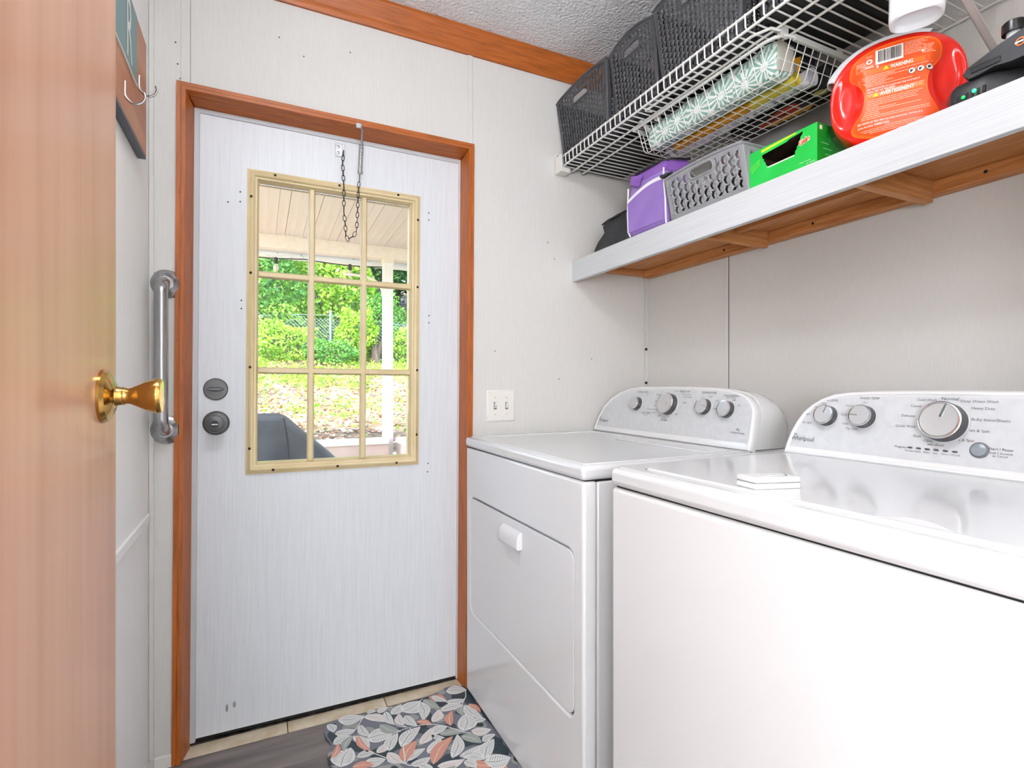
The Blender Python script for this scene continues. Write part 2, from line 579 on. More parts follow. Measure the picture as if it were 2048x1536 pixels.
# deadbolt and latch knob
db = MB().lathe([(0.033, 0), (0.033, 0.004), (0.030, 0.008), (0.0, 0.0085)], (-0.114, DY, 1.062), (0, -1, 0), n=36).build('deadbolt', GUNMET, d1, smooth=True)
MB().loft([[(-0.114 + a, DY - 0.008 - o, 1.062 + b) for a, b in sellipse(0, 0, ax, az, 2.2, 20)] for o, ax, az in ((0, 0.021, 0.0055), (0.008, 0.022, 0.006), (0.015, 0.020, 0.0035))]).build('thumb_turn', GUNMET, db, smooth=True)
kb = MB().lathe([(0.036, 0), (0.036, 0.004), (0.032, 0.009), (0.017, 0.012), (0.014, 0.024), (0.018, 0.032), (0.024, 0.040), (0.026, 0.050), (0.024, 0.058), (0.016, 0.061), (0.0, 0.061)],
                (-0.112, DY, 0.96), (0, -1, 0), n=36).build('knob', GUNMET, d1, smooth=True, angle=35)
MB().lathe([(0.011, 0), (0.011, 0.003), (0.0, 0.0032)], (-0.112, DY - 0.0608, 0.96), (0, -1, 0), n=20).build('lock_button', mat('black_plastic', (30, 30, 31), 0.4), kb, smooth=True)
B('button_slot', STEEL, kb, -0.120, -0.104, DY - 0.066, DY - 0.0635, 0.9585, 0.9615)
for (x, z) in ((-0.052, 1.668), (-0.052, 1.638), (-0.085, 1.632), (-0.047, 1.335), (-0.047, 1.31), (0.545, 1.69), (0.545, 1.665), (0.548, 1.325), (0.548, 1.30), (0.548, 0.80), (0.546, 0.77)):
    MB().lathe([(0.0024, 0), (0.0024, 0.0009), (0.0005, 0.0012)], (x, DY, z), (0, -1, 0), n=6).build('screw_hole', DARK, d1)
for (x, z, r, s) in ((-0.078, 0.092, 0.006, 1.9), (-0.058, 0.098, 0.007, 1.3)):
    MB().prism([(x + a, DY + 0.0002, z + b) for a, b in sellipse(0, 0, r * 0.6, r * s, 2.6, 14)], (0, -0.0006, 0)).build('scuff', mat('paint_scuff', (150, 152, 155), 0.6), d1)
leaning(d1)

# ------------------------------------------------------------------ spring chain that checks the door
ch = thing('door_chain', 'slack black chain with a steel spring hanging at the top of the white outside door', 'chain', (0.27, 1.79, 1.9))
B('chain_plate', ZINC, ch, 0.232, 0.262, DY - 0.003, DY, 1.832, 1.874, bevel=0.001)
for z in (1.843, 1.863):
    MB().lathe([(0.005, 0), (0.0045, 0.002), (0.001, 0.003)], (0.240, DY - 0.003, z), (0, -1, 0), n=10).build('screw', ZINC, ch)
MB().prism([(0.2515, DY - 0.003, 1.836), (0.2515, DY - 0.030, 1.842), (0.2515, DY - 0.030, 1.860), (0.2515, DY - 0.003, 1.872)], (0.0015, 0, 0)).build('chain_tab', ZINC, ch)
B('hanger_plate', ZINC, ch, 0.286, 0.304, YB - 0.017, YB - 0.0115, 1.905, 1.921, bevel=0.0015)
MB().tube([(0.302, YB - 0.016, 1.911), (0.306, YB - 0.012, 1.900), (0.308, YB + 0.008, 1.885), (0.309, YB + 0.014, 1.866)], 0.0035, 8).build('hanger_hook', ZINC, ch, smooth=True)
sp = [(0.3075 - 0.004 * (i / 170) + 0.0072 * math.cos(2 * PI * i / 10), YB + 0.016 + 0.0072 * math.sin(2 * PI * i / 10), 1.868 - 0.096 * i / 170) for i in range(171)]
MB().tube(sp, 0.0011, 6).build('spring', STEEL, ch, smooth=True)
MB().tube([(0.2965, YB + 0.016, 1.777), (0.298, YB + 0.016, 1.770), (0.310, YB + 0.016, 1.770), (0.3115, YB + 0.016, 1.777)], 0.0016, 6).build('spring_cap', STEEL, ch, smooth=True)
MB().tube([(0.3035, YB + 0.016, 1.772), (0.3015, YB + 0.017, 1.742)], 0.0012, 6).build('spring_rod', BLACKMET, ch)
oval = []
for i in range(20):
    t = 2 * PI * i / 20
    c, s = math.cos(t), math.sin(t)
    oval.append((0.0048 * math.copysign(abs(c) ** 0.9, c), 0, 0.0098 * math.copysign(abs(s) ** 0.8, s)))
LINK = MB().tube(oval, 0.00115, 6, closed=True).build('link', BLACKMET, ch, smooth=True)
path = [(0.2535, DY - 0.029, 1.842), (0.2505, DY - 0.03, 1.80), (0.2545, DY - 0.03, 1.72), (0.2545, DY - 0.03, 1.64), (0.2590, DY - 0.03, 1.60), (0.2605, DY - 0.03, 1.567), (0.266, DY - 0.031, 1.553), (0.285, DY - 0.034, 1.566),
        (0.2935, DY - 0.036, 1.585), (0.2955, DY - 0.037, 1.62), (0.2985, DY - 0.039, 1.70), (0.3005, DY - 0.041, 1.742)]
P = [Vector(p) for p in path]
seglen = [(P[i + 1] - P[i]).length for i in range(len(P) - 1)]
tot = sum(seglen)
nl = round(tot / 0.0165)
first = True
for k in range(nl):
    s = (k + 0.5) * tot / nl
    i = 0
    while s > seglen[i]:
        s -= seglen[i]
        i += 1
    dvec = (P[i + 1] - P[i]).normalized()
    pos = P[i] + dvec * s
    q = dvec.to_track_quat('Z', 'Y').to_euler().to_matrix() @ Matrix.Rotation((PI / 2 if k % 2 else 0.3), 3, 'Z')
    if first:
        LINK.location = pos - WL[ch]
        LINK.rotation_euler = q.to_euler()
        first = False
    else:
        share(LINK, 'link', ch, pos, q.to_euler())

# ------------------------------------------------------------------ grab bar
gb = thing('grab_bar', 'brushed steel grab bar bolted upright beside the outside door', 'grab bar', (-0.236, YB, 0.95))
for z in (1.362, 0.951):
    MB().lathe([(0.040, 0), (0.040, 0.004), (0.037, 0.007), (0.034, 0.008), (0.022, 0.019), (0.020, 0.021), (0.0, 0.021)], (-0.232, YB, z), (0, -1, 0), n=40).build('flange', STEEL, gb, smooth=True, angle=30)
pts = []
for i in range(9):
    a = PI / 2 * i / 8
    pts.append((-0.232 - 0.004 * math.sin(a), YB - 0.010 - 0.050 * math.sin(a), 1.362 - 0.035 * (1 - math.cos(a))))
low = [(x, y, 2.313 - z) for x, y, z in pts[::-1]]
MB().tube([(-0.232, YB - 0.004, 1.362)] + pts + low + [(-0.232, YB - 0.004, 0.951)], 0.0165, 20).build('bar', STEEL, gb, smooth=True, angle=60)

# ------------------------------------------------------------------ light switch
ls = thing('light_switch', 'ivory double toggle light switch on the wall beside the door casing', 'light switch', (0.802, YB, 1.0))
pl = mframe(0.745, 0.859, 0.943, 1.058, [(0, 0), (0, 0.002), (0.003, 0.005), (0.006, 0.006)], YB)
pl.add([(0.751, YB - 0.006, 0.949), (0.853, YB - 0.006, 0.949), (0.853, YB - 0.006, 1.052), (0.751, YB - 0.006, 1.052)], [(0, 1, 2, 3)])
pl.build('cover_plate', PLASTW, ls, smooth=True, angle=30)
for x in (0.7785, 0.8245):
    B('slot', mat('slot_shadow', (70, 66, 60), 0.7), ls, x - 0.0055, x + 0.0055, YB - 0.0065, YB - 0.005, 0.988, 1.013)
    MB().prism([(x - 0.004, YB - 0.006, 0.991), (x - 0.004, YB - 0.017, 1.005), (x - 0.004, YB - 0.015, 1.012), (x - 0.004, YB - 0.006, 1.009)], (0.008, 0, 0)).build('toggle', PLASTW, ls, bevel=0.0008)
    for z in (0.970, 1.031):
        sc_ = MB().lathe([(0.0035, 0), (0.003, 0.0012), (0.0004, 0.0016)], (x, YB - 0.006, z), (0, -1, 0), n=10).build('screw', PLASTW, ls, smooth=True)
        B('screw_slot', mat('slot_shadow', (70, 66, 60), 0.7), sc_, x - 0.0028, x + 0.0028, YB - 0.0079, YB - 0.0074, z - 0.0005, z + 0.0005)

# ------------------------------------------------------------------ key and hook plaque on the near wall
hk = thing('hook_plaque', 'wooden wall plaque with a teal letter plate and two steel hooks', 'hook rack', (XL, 1.3, 1.65))
B('board', wood('plaque_wood', 1, (192, 132, 96), (160, 98, 64)), hk, XL + 0.001, -0.254, 0.98, 1.615, 1.655, 1.938, bevel=0.0015)
B('bottom_edge', mat('slate_edge', (84, 88, 98), 0.5), hk, XL + 0.001, -0.2545, 0.98, 1.614, 1.6475, 1.6545)
B('teal_plate', mat('teal_print', (98, 136, 138), 0.4), hk, -0.254, -0.2515, 1.02, 1.487, 1.772, 1.93, bevel=0.0006)
B('plate_edge', PLASTW, hk, -0.254, -0.2508, 1.02, 1.487, 1.7685, 1.772)
MB().text('R', 0.20, (-0.2510, 1.372, 1.786), (0, 1, 0), (0, 0, 1), sx=0.50).build('letter', PLASTW, hk)
for y, zt in ((1.370, 1.722), (1.520, 1.812)):
    h_ = [(0, 0), (0, -0.028), (0.004, -0.037), (0.012, -0.044), (0.022, -0.045), (0.031, -0.039), (0.0355, -0.029), (0.035, -0.021), (0.033, -0.018)]
    hp = []
    for i in range(len(h_) - 1):
        a, b, c, d = h_[max(i - 1, 0)], h_[i], h_[i + 1], h_[min(i + 2, len(h_) - 1)]
        for j in range(4):
            t = j / 4
            hp.append(tuple(0.5 * (2 * q + (r - p) * t + (2 * p - 5 * q + 4 * r - s_) * t * t + (3 * q - p - 3 * r + s_) * t ** 3) for p, q, r, s_ in zip(a, b, c, d)))
    hp.append(h_[-1])
    MB().tube([(-0.2535 + x, y, zt + z) for x, z in hp], 0.0026, 8).build('hook', STEEL, hk, smooth=True)

# ------------------------------------------------------------------ wooden room door standing open
d2 = setting('door_2', (-0.18, 0.05, 0))
B('slab', DOORWOOD, d2, -0.196, -0.160, 0.054, 0.816, 0.012, 2.02, bevel=0.0015)
kx = thing_k = MB().lathe([(0.0305, 0), (0.0305, 0.003), (0.028, 0.007), (0.020, 0.011), (0.012, 0.013), (0.0105, 0.016), (0.0105, 0.021)], (-0.160, 0.750, 1.066), (1, 0, 0), n=40).build('knob', BRASS, d2, smooth=True, angle=28)
MB().lathe([(0.0102, 0.019), (0.0092, 0.024), (0.0095, 0.027), (0.013, 0.034), (0.0175, 0.042), (0.0205, 0.051), (0.021, 0.055), (0.0195, 0.058), (0.0, 0.0595)], (-0.160, 0.750, 1.066), (1, 0, 0), n=40).build('grip', BRASS, kx, smooth=True, angle=40)
B('latch_plate', BRASS, d2, -0.19, -0.166, 0.8155, 0.8172, 1.04, 1.09)
for z in (0.25, 1.05, 1.8):
    MB().lathe([(0.006, -0.045), (0.006, 0.045)], (-0.157, 0.050, z), (0, 0, 1), n=12).build('hinge', BRASS, d2, smooth=True)

# ------------------------------------------------------------------ laundry appliances
ENAMEL = mat('white_enamel', (230, 230, 230), 0.22, coat=0.5, spec=0.5)
ENAMEL_TOP = mat('white_enamel_top', (222, 223, 224), 0.2, coat=0.6)
PANELGREY = mat('silver_panel', (206, 208, 210), 0.42, col2=(200, 202, 204), nscale=60)
KNOBDARK = mat('knob_side', (74, 74, 76), 0.4)
KNOBCAP = mat('knob_cap', (196, 196, 196), 0.35, metal=0.35)
CHROME = mat('chrome', (225, 225, 226), 0.12, metal=1.0)
INK = mat('panel_ink', (84, 86, 88), 0.6)
INKD = mat('panel_ink_dark', (40, 41, 43), 0.6)
TILT = math.radians(17)
ST, CT = math.sin(TILT), math.cos(TILT)

class Console:
    def __init__(self, root, xb, zb):
        self.root, self.xb, self.zb = root, xb, zb
    def at(self, y, s, out=0.0):
        """point on the leaning control face; out = distance in front of it"""
        return Vector((self.xb + s * ST - out * CT, y, self.zb + s * CT + out * ST))
    def body(self, outline, yc, band=0.019):
        """outline: closed list of (y, s) going from one foot over the top to the other foot"""
        smax = max(s for _, s in outline)
        def inset(d, b=0.0):
            out = []
            for y, s in outline:
                k = 1 - d / 0.36
                out.append((yc + (y - yc) * k, max(b, s * (1 - d / smax))))
            return out
        rim = [[self.at(y, s, o) for y, s in inset(d, b)] for d, b, o in ((0.0, 0.0, -0.024), (-0.001, 0.0, -0.010), (0.001, 0.0, -0.002), (0.005, 0.003, 0.0015), (0.009, 0.006, 0.001), (0.0105, 0.0075, -0.0012))]
        MB().loft(rim, cap=False).build('console_rim', ENAMEL, self.root, smooth=True, angle=60)
        face = inset(0.0105, 0.0075)
        MB().add([self.at(y, s, -0.0012) for y, s in face], [tuple(range(len(face)))]).build('control_face', ENAMEL, self.root)
        top = [(y, max(band, s)) for y, s in inset(0.012, band)]
        pan = MB().add([self.at(y, s, -0.0008) for y, s in top], [tuple(range(len(top)))]).build('control_panel', PANELGREY, self.root)
        rings = []
        for back, ky, ks in ((0.026, 0.997, 0.992), (0.06, 0.998, 0.985), (0.10, 0.995, 0.93), (0.135, 0.985, 0.80), (0.16, 0.97, 0.58), (0.168, 0.96, 0.40)):
            rings.append([self.at(yc + (y - yc) * ky, s * ks, 0) + Vector((back, 0, 0)) for y, s in outline])
        MB().loft(rings, cap=True).build('console_housing', ENAMEL, self.root, smooth=True, angle=50)
        MB().loft([[self.at(yc + (y - yc) * 0.984, s * 0.965 + 0.0005, 0) + Vector((b, 0, 0)) for y, s in outline] for b in (0.02, 0.028)]).build('console_gap', DARK, self.root)
        self.pan = pan
    def knob(self, y, s, r, h, ang, name='knob'):
        n = Vector((-CT, 0, ST))
        o = self.at(y, s, 0)
        skirt = MB().lathe([(r * 1.13, -0.0005), (r * 1.12, 0.002), (r * 1.06, 0.0025)], o, n, n=44)
        skirt.lathe([(r * 1.06, 0.0028), (r * 1.03, h * 0.45), (r * 1.0, h * 0.86)], o, n, n=44, mi=1)
        k = skirt.build(name, [PANELGREY, KNOBDARK], self.root, smooth=True)
        MB().lathe([(r * 1.0, h * 0.85), (r * 1.02, h * 0.92), (r * 0.97, h * 1.0), (r * 0.88, h * 0.99)], o, n, n=44, cap=False).build('knob_ring', CHROME, k, smooth=True, angle=60)
        MB().lathe([(r * 0.885, h * 0.985), (r * 0.7, h * 0.955), (r * 0.4, h * 0.94), (0.0004, h * 0.935)], o, n, n=44, cap=False).build('knob_cap', KNOBCAP, k, smooth=True)
        up = Vector((ST, 0, CT))
        rt = Vector((0, -1, 0))
        d = up * math.cos(ang) + rt * math.sin(ang)
        q = up * -math.sin(ang) + rt * math.cos(ang)
        c = o + n * (h * 0.985)
        wd = r * 0.055
        MB().prism([c + d * (r * 0.16) - q * wd, c + d * (r * 0.16) + q * wd, c + d * (r * 0.93) + q * wd, c + d * (r * 0.93) - q * wd], n * -0.0012).build('pointer', CHROME, k)
        return k
    def words(self, lst, name='lettering'):
        m = MB()
        for txt, y, s, size, dark, *al in lst:
            m.text(txt, size, self.at(y, s, -0.0003), (0, -1, 0), (ST, 0, CT), mi=dark, align=al[0] if al else 'CENTER', sx=1.05)
        q = m.build(name, [INK, INKD], self.root, recalc=False)
        q['kind'] = 'stuff'
        return q
    def logo(self, y, s, size):
        m = MB()
        m.text('Whirlpool', size, self.at(y, s, -0.0003), (0, -1, 0), (ST, 0, CT), sx=0.92)
        o = self.at(y - size * 0.45, s + size * 0.98, -0.0003)
        e = sellipse(0, 0, size * 0.45, size * 0.13, 2, 24)
        i = sellipse(0, 0, size * 0.36, size * 0.075, 2, 24)
        v = [o + Vector((0, -a, 0)) + Vector((ST, 0, CT)) * b for a, b in e + i]
        m.add(v, [(j, (j + 1) % 24, 24 + (j + 1) % 24, 24 + j) for j in range(24)])
        m.build('brand_mark', INKD, self.root, recalc=False)
        sw = [self.at(y - size * (1.2 + t * 2.6), s + size * (-0.55 + 1.5 * t + 0.35 * math.sin(t * 6.3)), -0.0004) for t in [k / 16 for k in range(17)]]
        MB().tube(sw, 0.0004, 4).build('brand_swirl', mat('swirl_ink', (188, 190, 192), 0.5), self.root)

def rr_poly(y0, y1, z0, z1, r, x, n=7):
    return [(x, a, b) for a, b in rrect(y0, y1, z0, z1, r, n)]

# ---- dryer
dr = thing('dryer', 'white front-loading dryer with a square drop door in the corner by the outside door', 'dryer', (1.0, 1.38, 0))
Y0, Y1, XF = 1.008, 1.750, 0.660
B('cabinet', ENAMEL, dr, 0.699, 1.37, Y0 + 0.001, Y1 - 0.001, 0.014, 0.857, bevel=0.004)
w = MB()
w.plate([(Y0, 0.014), (Y1, 0.014), (Y1, 0.8592), (Y0, 0.8592)], [rrect(1.047, 1.712, 0.303, 0.694, 0.032, 7)], ((XF, 0, 0), (0, 1, 0), (0, 0, 1)), (0.0375, 0, 0))
w.build('front_panel', ENAMEL, dr, bevel=0.007, seg=3)
w = MB()
w.plate(rrect(1.0505, 1.7085, 0.3065, 0.6905, 0.029, 7), [rrect(1.330, 1.428, 0.568, 0.617, 0.014, 4)], ((XF + 0.001, 0, 0), (0, 1, 0), (0, 0, 1)), (0.03, 0, 0))
dd = w.build('door', ENAMEL, dr, bevel=0.004, seg=3)
hood = [(XF + 0.003, 0.668), (XF - 0.008, 0.662), (XF - 0.014, 0.648), (XF - 0.016, 0.622), (XF - 0.013, 0.618), (XF + 0.003, 0.618)]
MB().prism([(a, 1.318, b) for a, b in hood], (0, 0.124, 0)).build('handle', ENAMEL, dd, bevel=0.004, seg=3)
MB().loft([[(XF + 0.001 + dx, 1.379 + (a - 1.379) * k, 0.5925 + (b - 0.5925) * k) for a, b in rrect(1.330, 1.428, 0.568, 0.617, 0.014, 4)] for dx, k in ((0.0, 1.0), (0.010, 0.93), (0.018, 0.72), (0.020, 0.4))], cap=True).build('finger_recess', ENAMEL, dd, smooth=True, angle=60)
B('top_gap', DARK, dr, XF + 0.010, 1.36, Y0 + 0.006, Y1 - 0.006, 0.856, 0.863)
B('top', ENAMEL_TOP, dr, XF - 0.004, 1.40, Y0 - 0.003, Y1 + 0.002, 0.8615, 0.8955, bevel=0.011, seg=4)
w = MB()
w.plate(rrect(XF + 0.010, 1.395, Y0 + 0.012, Y1 - 0.012, 0.012, 4), [rrect(XF + 0.050, 1.165, Y0 + 0.035, Y1 - 0.035, 0.02, 5)], ((0, 0, 0.8985), (1, 0, 0), (0, 1, 0)), (0, 0, -0.0045))
w.build('top_rim', ENAMEL_TOP, dr, bevel=0.0025, seg=3)
B('lint_cover', ENAMEL_TOP, dr, 1.075, 1.155, 1.055, 1.45, 0.895, 0.8995, bevel=0.003, seg=3)
for y in (1.03, 1.73):
    for x in (0.72, 1.33):
        MB().lathe([(0.018, 0.0), (0.018, 0.008), (0.012, 0.015)], (x, y, 0), (0, 0, 1), n=14).build('foot', mat('black_plastic', (30, 30, 31), 0.4), dr)
cd = Console(dr, 1.19, 0.9005)
left = [(0.3665, 0.0), (0.3665, 0.012), (0.365, 0.0281), (0.355, 0.0649), (0.337, 0.1016), (0.306, 0.1315), (0.261, 0.1565), (0.201, 0.1735), (0.14, 0.1788), (0.0, 0.1805)]
right = [(-0.12, 0.1798), (-0.20, 0.176), (-0.257, 0.1712), (-0.298, 0.1634), (-0.327, 0.151), (-0.347, 0.1335), (-0.359, 0.1119), (-0.363, 0.0779), (-0.3665, 0.03), (-0.3665, 0.0)]
cd.body([(1.3805 + a, s) for a, s in left + right], 1.3805)
for (y, s, r, h, a) in ((1.516, 0.113, 0.0225, 0.022, 0.35), (1.355, 0.1165, 0.034, 0.025, 1.45), (1.201, 0.1145, 0.0235, 0.021, 1.57), (1.114, 0.1095, 0.0235, 0.021, 0.3)):
    cd.knob(y, s, r, h, a)
cd.words([('WRINKLE SHIELD', 1.505, 0.1555, 0.0075, 1), ('On', 1.478, 0.1455, 0.007, 0), ('TIMED DRY', 1.300, 0.1595, 0.0085, 1), ('Heavy Dry', 1.288, 0.1505, 0.007, 0), ('Timed Damp', 1.284, 0.1425, 0.007, 0),
          ('Wrinkle', 1.42, 0.1475, 0.007, 0), ('Less', 1.425, 0.125, 0.007, 0), ('Dry', 1.425, 0.109, 0.007, 0), ('Energy Preferred', 1.435, 0.0955, 0.007, 0), ('More', 1.425, 0.0845, 0.007, 0),
          ('AUTODRY', 1.462, 0.0805, 0.009, 1), ('Sensor Dry', 1.464, 0.0745, 0.0055, 0), ('OFF', 1.394, 0.0735, 0.008, 1), ('AIR DRY', 1.366, 0.0605, 0.0085, 1), ('20', 1.375, 0.070, 0.006, 0), ('30', 1.363, 0.0705, 0.006, 0),
          ('40', 1.350, 0.073, 0.006, 0), ('OFF', 1.317, 0.083, 0.008, 1), ('OFF', 1.292, 0.1225, 0.008, 1), ('40', 1.347, 0.1605, 0.006, 0), ('50', 1.335, 0.161, 0.006, 0), ('60', 1.324, 0.163, 0.006, 0), ('70', 1.316, 0.1585, 0.006, 0), ('80', 1.309, 0.152, 0.006, 0),
          ('TEMPERATURE', 1.199, 0.1575, 0.0085, 1), ('Low', 1.190, 0.1455, 0.007, 0), ('Med', 1.160, 0.133, 0.007, 0), ('High', 1.16, 0.1095, 0.007, 0), ('CYCLE SIGNAL', 1.112, 0.1495, 0.0085, 1), ('(End of Cycle)', 1.112, 0.1445, 0.0055, 0),
          ('Off', 1.100, 0.1365, 0.008, 1), ('On', 1.078, 0.1225, 0.007, 0), ('Ac', 1.064, 0.0515, 0.012, 1), ('Moisture Sensing', 1.064, 0.0435, 0.0065, 1)])
cd.logo(1.728, 0.037, 0.0155)

# ---- washer
wa = thing('washer', 'white top-loading washer with a silver dial panel and a remote lying on its lid', 'washing machine', (0.98, 0.5, 0))
Y0, Y1, XF = 0.152, 0.850, 0.620
B('cabinet', ENAMEL, wa, XF, 1.30, Y0, Y1, 0.014, 0.881, bevel=0.009, seg=4)
B('top_gap', DARK, wa, XF + 0.008, 1.29, Y0 + 0.008, Y1 - 0.008, 0.877, 0.885)
B('top', ENAMEL_TOP, wa, XF - 0.003, 1.33, Y0 - 0.002, Y1 + 0.001, 0.8835, 0.9185, bevel=0.011, seg=4)
w = MB()
w.plate(rrect(XF + 0.006, 1.325, Y0 + 0.008, Y1 - 0.009, 0.012, 4), [rrect(XF + 0.026, 1.062, Y0 + 0.040, Y1 - 0.050, 0.03, 6)], ((0, 0, 0.9215), (1, 0, 0), (0, 1, 0)), (0, 0, -0.0045))
w.build('top_rim', ENAMEL_TOP, wa, bevel=0.002, seg=3)
ld = MB().prism([(a, b, 0.9175) for a, b in rrect(XF + 0.0285, 1.0595, Y0 + 0.0425, Y1 - 0.0525, 0.028, 6)], (0, 0, 0.0075)).build('lid', ENAMEL_TOP, wa, bevel=0.0045, seg=4)
gl = [(XF + 0.034 + 0.020 * math.sin(PI * i / 20), 0.300 + 0.08 * i / 20, 0.9252 + 0.0028 * math.sin(PI * i / 20)) for i in range(21)]
MB().loft([[(XF + 0.034 + (a - XF - 0.034) * k, b, 0.9246 + (c - 0.9246) * q) for a, b, c in gl] + [(XF + 0.034, b, 0.9246) for a, b, c in gl[::-1]] for k, q in ((1.0, 0.0), (0.93, 0.6), (0.8, 1.0))], cap=True).build('lid_grip', ENAMEL_TOP, ld, smooth=True)
for y in (0.18, 0.82):
    for x in (0.66, 1.27):
        MB().lathe([(0.018, 0.0), (0.018, 0.008), (0.012, 0.015)], (x, y, 0), (0, 0, 1), n=14).build('foot', mat('black_plastic', (30, 30, 31), 0.4), wa)
cw = Console(wa, 1.107, 0.9215)
half = [(0.3465, 0.0), (0.3465, 0.004), (0.344, 0.0275), (0.3385, 0.0517), (0.330, 0.0761), (0.3185, 0.0985), (0.302, 0.1169), (0.2805, 0.1327), (0.2530, 0.1438), (0.2235, 0.1485), (0.1735, 0.152), (0.0825, 0.154)]
cw.body([(0.501 + a, s) for a, s in half] + [(0.501, 0.1545)] + [(0.501 - a, s) for a, s in half[::-1]], 0.501, band=0.016)
for (y, s, r, h, a) in ((0.757, 0.0915, 0.0215, 0.020, 0.25), (0.679, 0.0935, 0.0225, 0.020, -1.55), (0.5355, 0.0915, 0.0345, 0.024, 0.25)):
    cw.knob(y, s, r, h, a)
cw.words([('SOIL LEVEL', 0.757, 0.126, 0.0065, 1), ('Heavy', 0.773, 0.1195, 0.0055, 0), ('Normal', 0.790, 0.110, 0.0055, 0), ('Light', 0.806, 0.0925, 0.0062, 0), ('Ex Light', 0.803, 0.0725, 0.0062, 0),
          ('WASH TEMP', 0.676, 0.1325, 0.0068, 1), ('Hot', 0.683, 0.1235, 0.0055, 0), ('Warm', 0.715, 0.1155, 0.006, 0), ('Cool', 0.723, 0.0955, 0.0065, 0), ('Cold', 0.716, 0.0755, 0.0065, 0), ('Tap Cold', 0.701, 0.0655, 0.0065, 0),
          ('Normal', 0.534, 0.1345, 0.0085, 1), ('Cold Wash', 0.571, 0.132, 0.0068, 0), ('Casual', 0.588, 0.1195, 0.0068, 0), ('Delicate', 0.599, 0.0995, 0.0068, 0), ('Quick Wash', 0.600, 0.0785, 0.0068, 0), ('Soak', 0.577, 0.061, 0.0068, 0),
          ('Clean Washer', 0.545, 0.0535, 0.0068, 0), ('with affresh', 0.545, 0.0475, 0.0055, 1), ('Rinse & Spin', 0.506, 0.0600, 0.0068, 0), ('Drain & Spin', 0.487, 0.0785, 0.0068, 0), ('Bulky Items/Sheets', 0.470, 0.0985, 0.0068, 0),
          ('Heavy Duty', 0.483, 0.119, 0.0068, 0), ('Deep Water Wash', 0.490, 0.1315, 0.0068, 0), ('Start / Pause', 0.450, 0.0490, 0.0062, 1), ('Hold 3 Seconds', 0.450, 0.0425, 0.005, 0), ('to Cancel', 0.450, 0.0375, 0.005, 0), ('Progress', 0.602, 0.0375, 0.0058, 1),
          ('Sensing', 0.587, 0.0322, 0.0045, 0), ('Wash', 0.5725, 0.0322, 0.0045, 0), ('Rinse', 0.5575, 0.0322, 0.0045, 0), ('Spin', 0.543, 0.0322, 0.0045, 0), ('Done', 0.5285, 0.0322, 0.0045, 0), ('Lid Lock', 0.513, 0.0322, 0.0045, 0)])
cw.logo(0.834, 0.0315, 0.0145)
for i in range(6):
    c = cw.at(0.5855 - i * 0.0144, 0.0395, 0.0)
    MB().prism([c + Vector((0, -a, 0)) + Vector((ST, 0, CT)) * b for a, b in sellipse(0, 0, 0.0042, 0.0016, 3, 14)], Vector((-CT, 0, ST)) * 0.0008).build('indicator', KNOBDARK, wa)
sb = MB().lathe([(0.0135, -0.0005), (0.0135, 0.002), (0.0118, 0.003)], cw.at(0.4785, 0.0465), (-CT, 0, ST), n=30).build('start_button', mat('button_ring', (96, 100, 105), 0.4), wa, smooth=True)
MB().lathe([(0.0117, 0.002), (0.011, 0.0045), (0.007, 0.006), (0.0005, 0.0066)], cw.at(0.4785, 0.0465), (-CT, 0, ST), n=30).build('button_cap', mat('button_grey', (138, 146, 152), 0.25), sb, smooth=True)

# ---- small remote on the washer lid
rm = thing('remote_control', 'small white plastic remote lying on the washer lid', 'remote control', (0.69, 0.556, 0.925))
A = Vector((0.660, 0.586, 0.9252))
ux, uy = Vector((0.071, -0.021, 0)), Vector((-0.0045, -0.0385, 0)) * -1
RW = mat('remote_white', (226, 227, 227), 0.4)
A = A - uy
def rbox(z0, z1, g=0.0):
    p = [A + ux * g + uy * g, A + ux * (1 - g) + uy * g, A + ux * (1 - g) + uy * (1 - g), A + ux * g + uy * (1 - g)]
    return MB().prism([q + Vector((0, 0, z0)) for q in p], (0, 0, z1 - z0))
rbox(0.0, 0.0085).build('lower_shell', RW, rm, bevel=0.002)
rbox(0.0084, 0.0092, 0.008).build('shell_seam', mat('seam_grey', (150, 151, 152), 0.6), rm)
rbox(0.0092, 0.0175).build('upper_shell', RW, rm, bevel=0.002)
for k, (a, b) in enumerate(((0.32, 0.35), (0.48, 0.45), (0.62, 0.5))):
    c = A + ux * a + uy * b + Vector((0, 0, 0.0175))
    MB().lathe([(0.0045, 0), (0.004, 0.001), (0.0003, 0.0013)], c, (0, 0, 1), n=14).build('button', mat('remote_button', (186, 188, 190), 0.5), rm, smooth=True)
c = A + ux * 0.8 + uy * 0.3 + Vector((0, 0, 0.0175))
MB().tube([c + ux * (0.1 * math.sin(t)) + uy * (0.35 * (1 - math.cos(t))) for t in [k * 0.2 for k in range(8)]], 0.0007, 5).build('trim_arc', mat('arc_dark', (80, 82, 84), 0.5), rm)

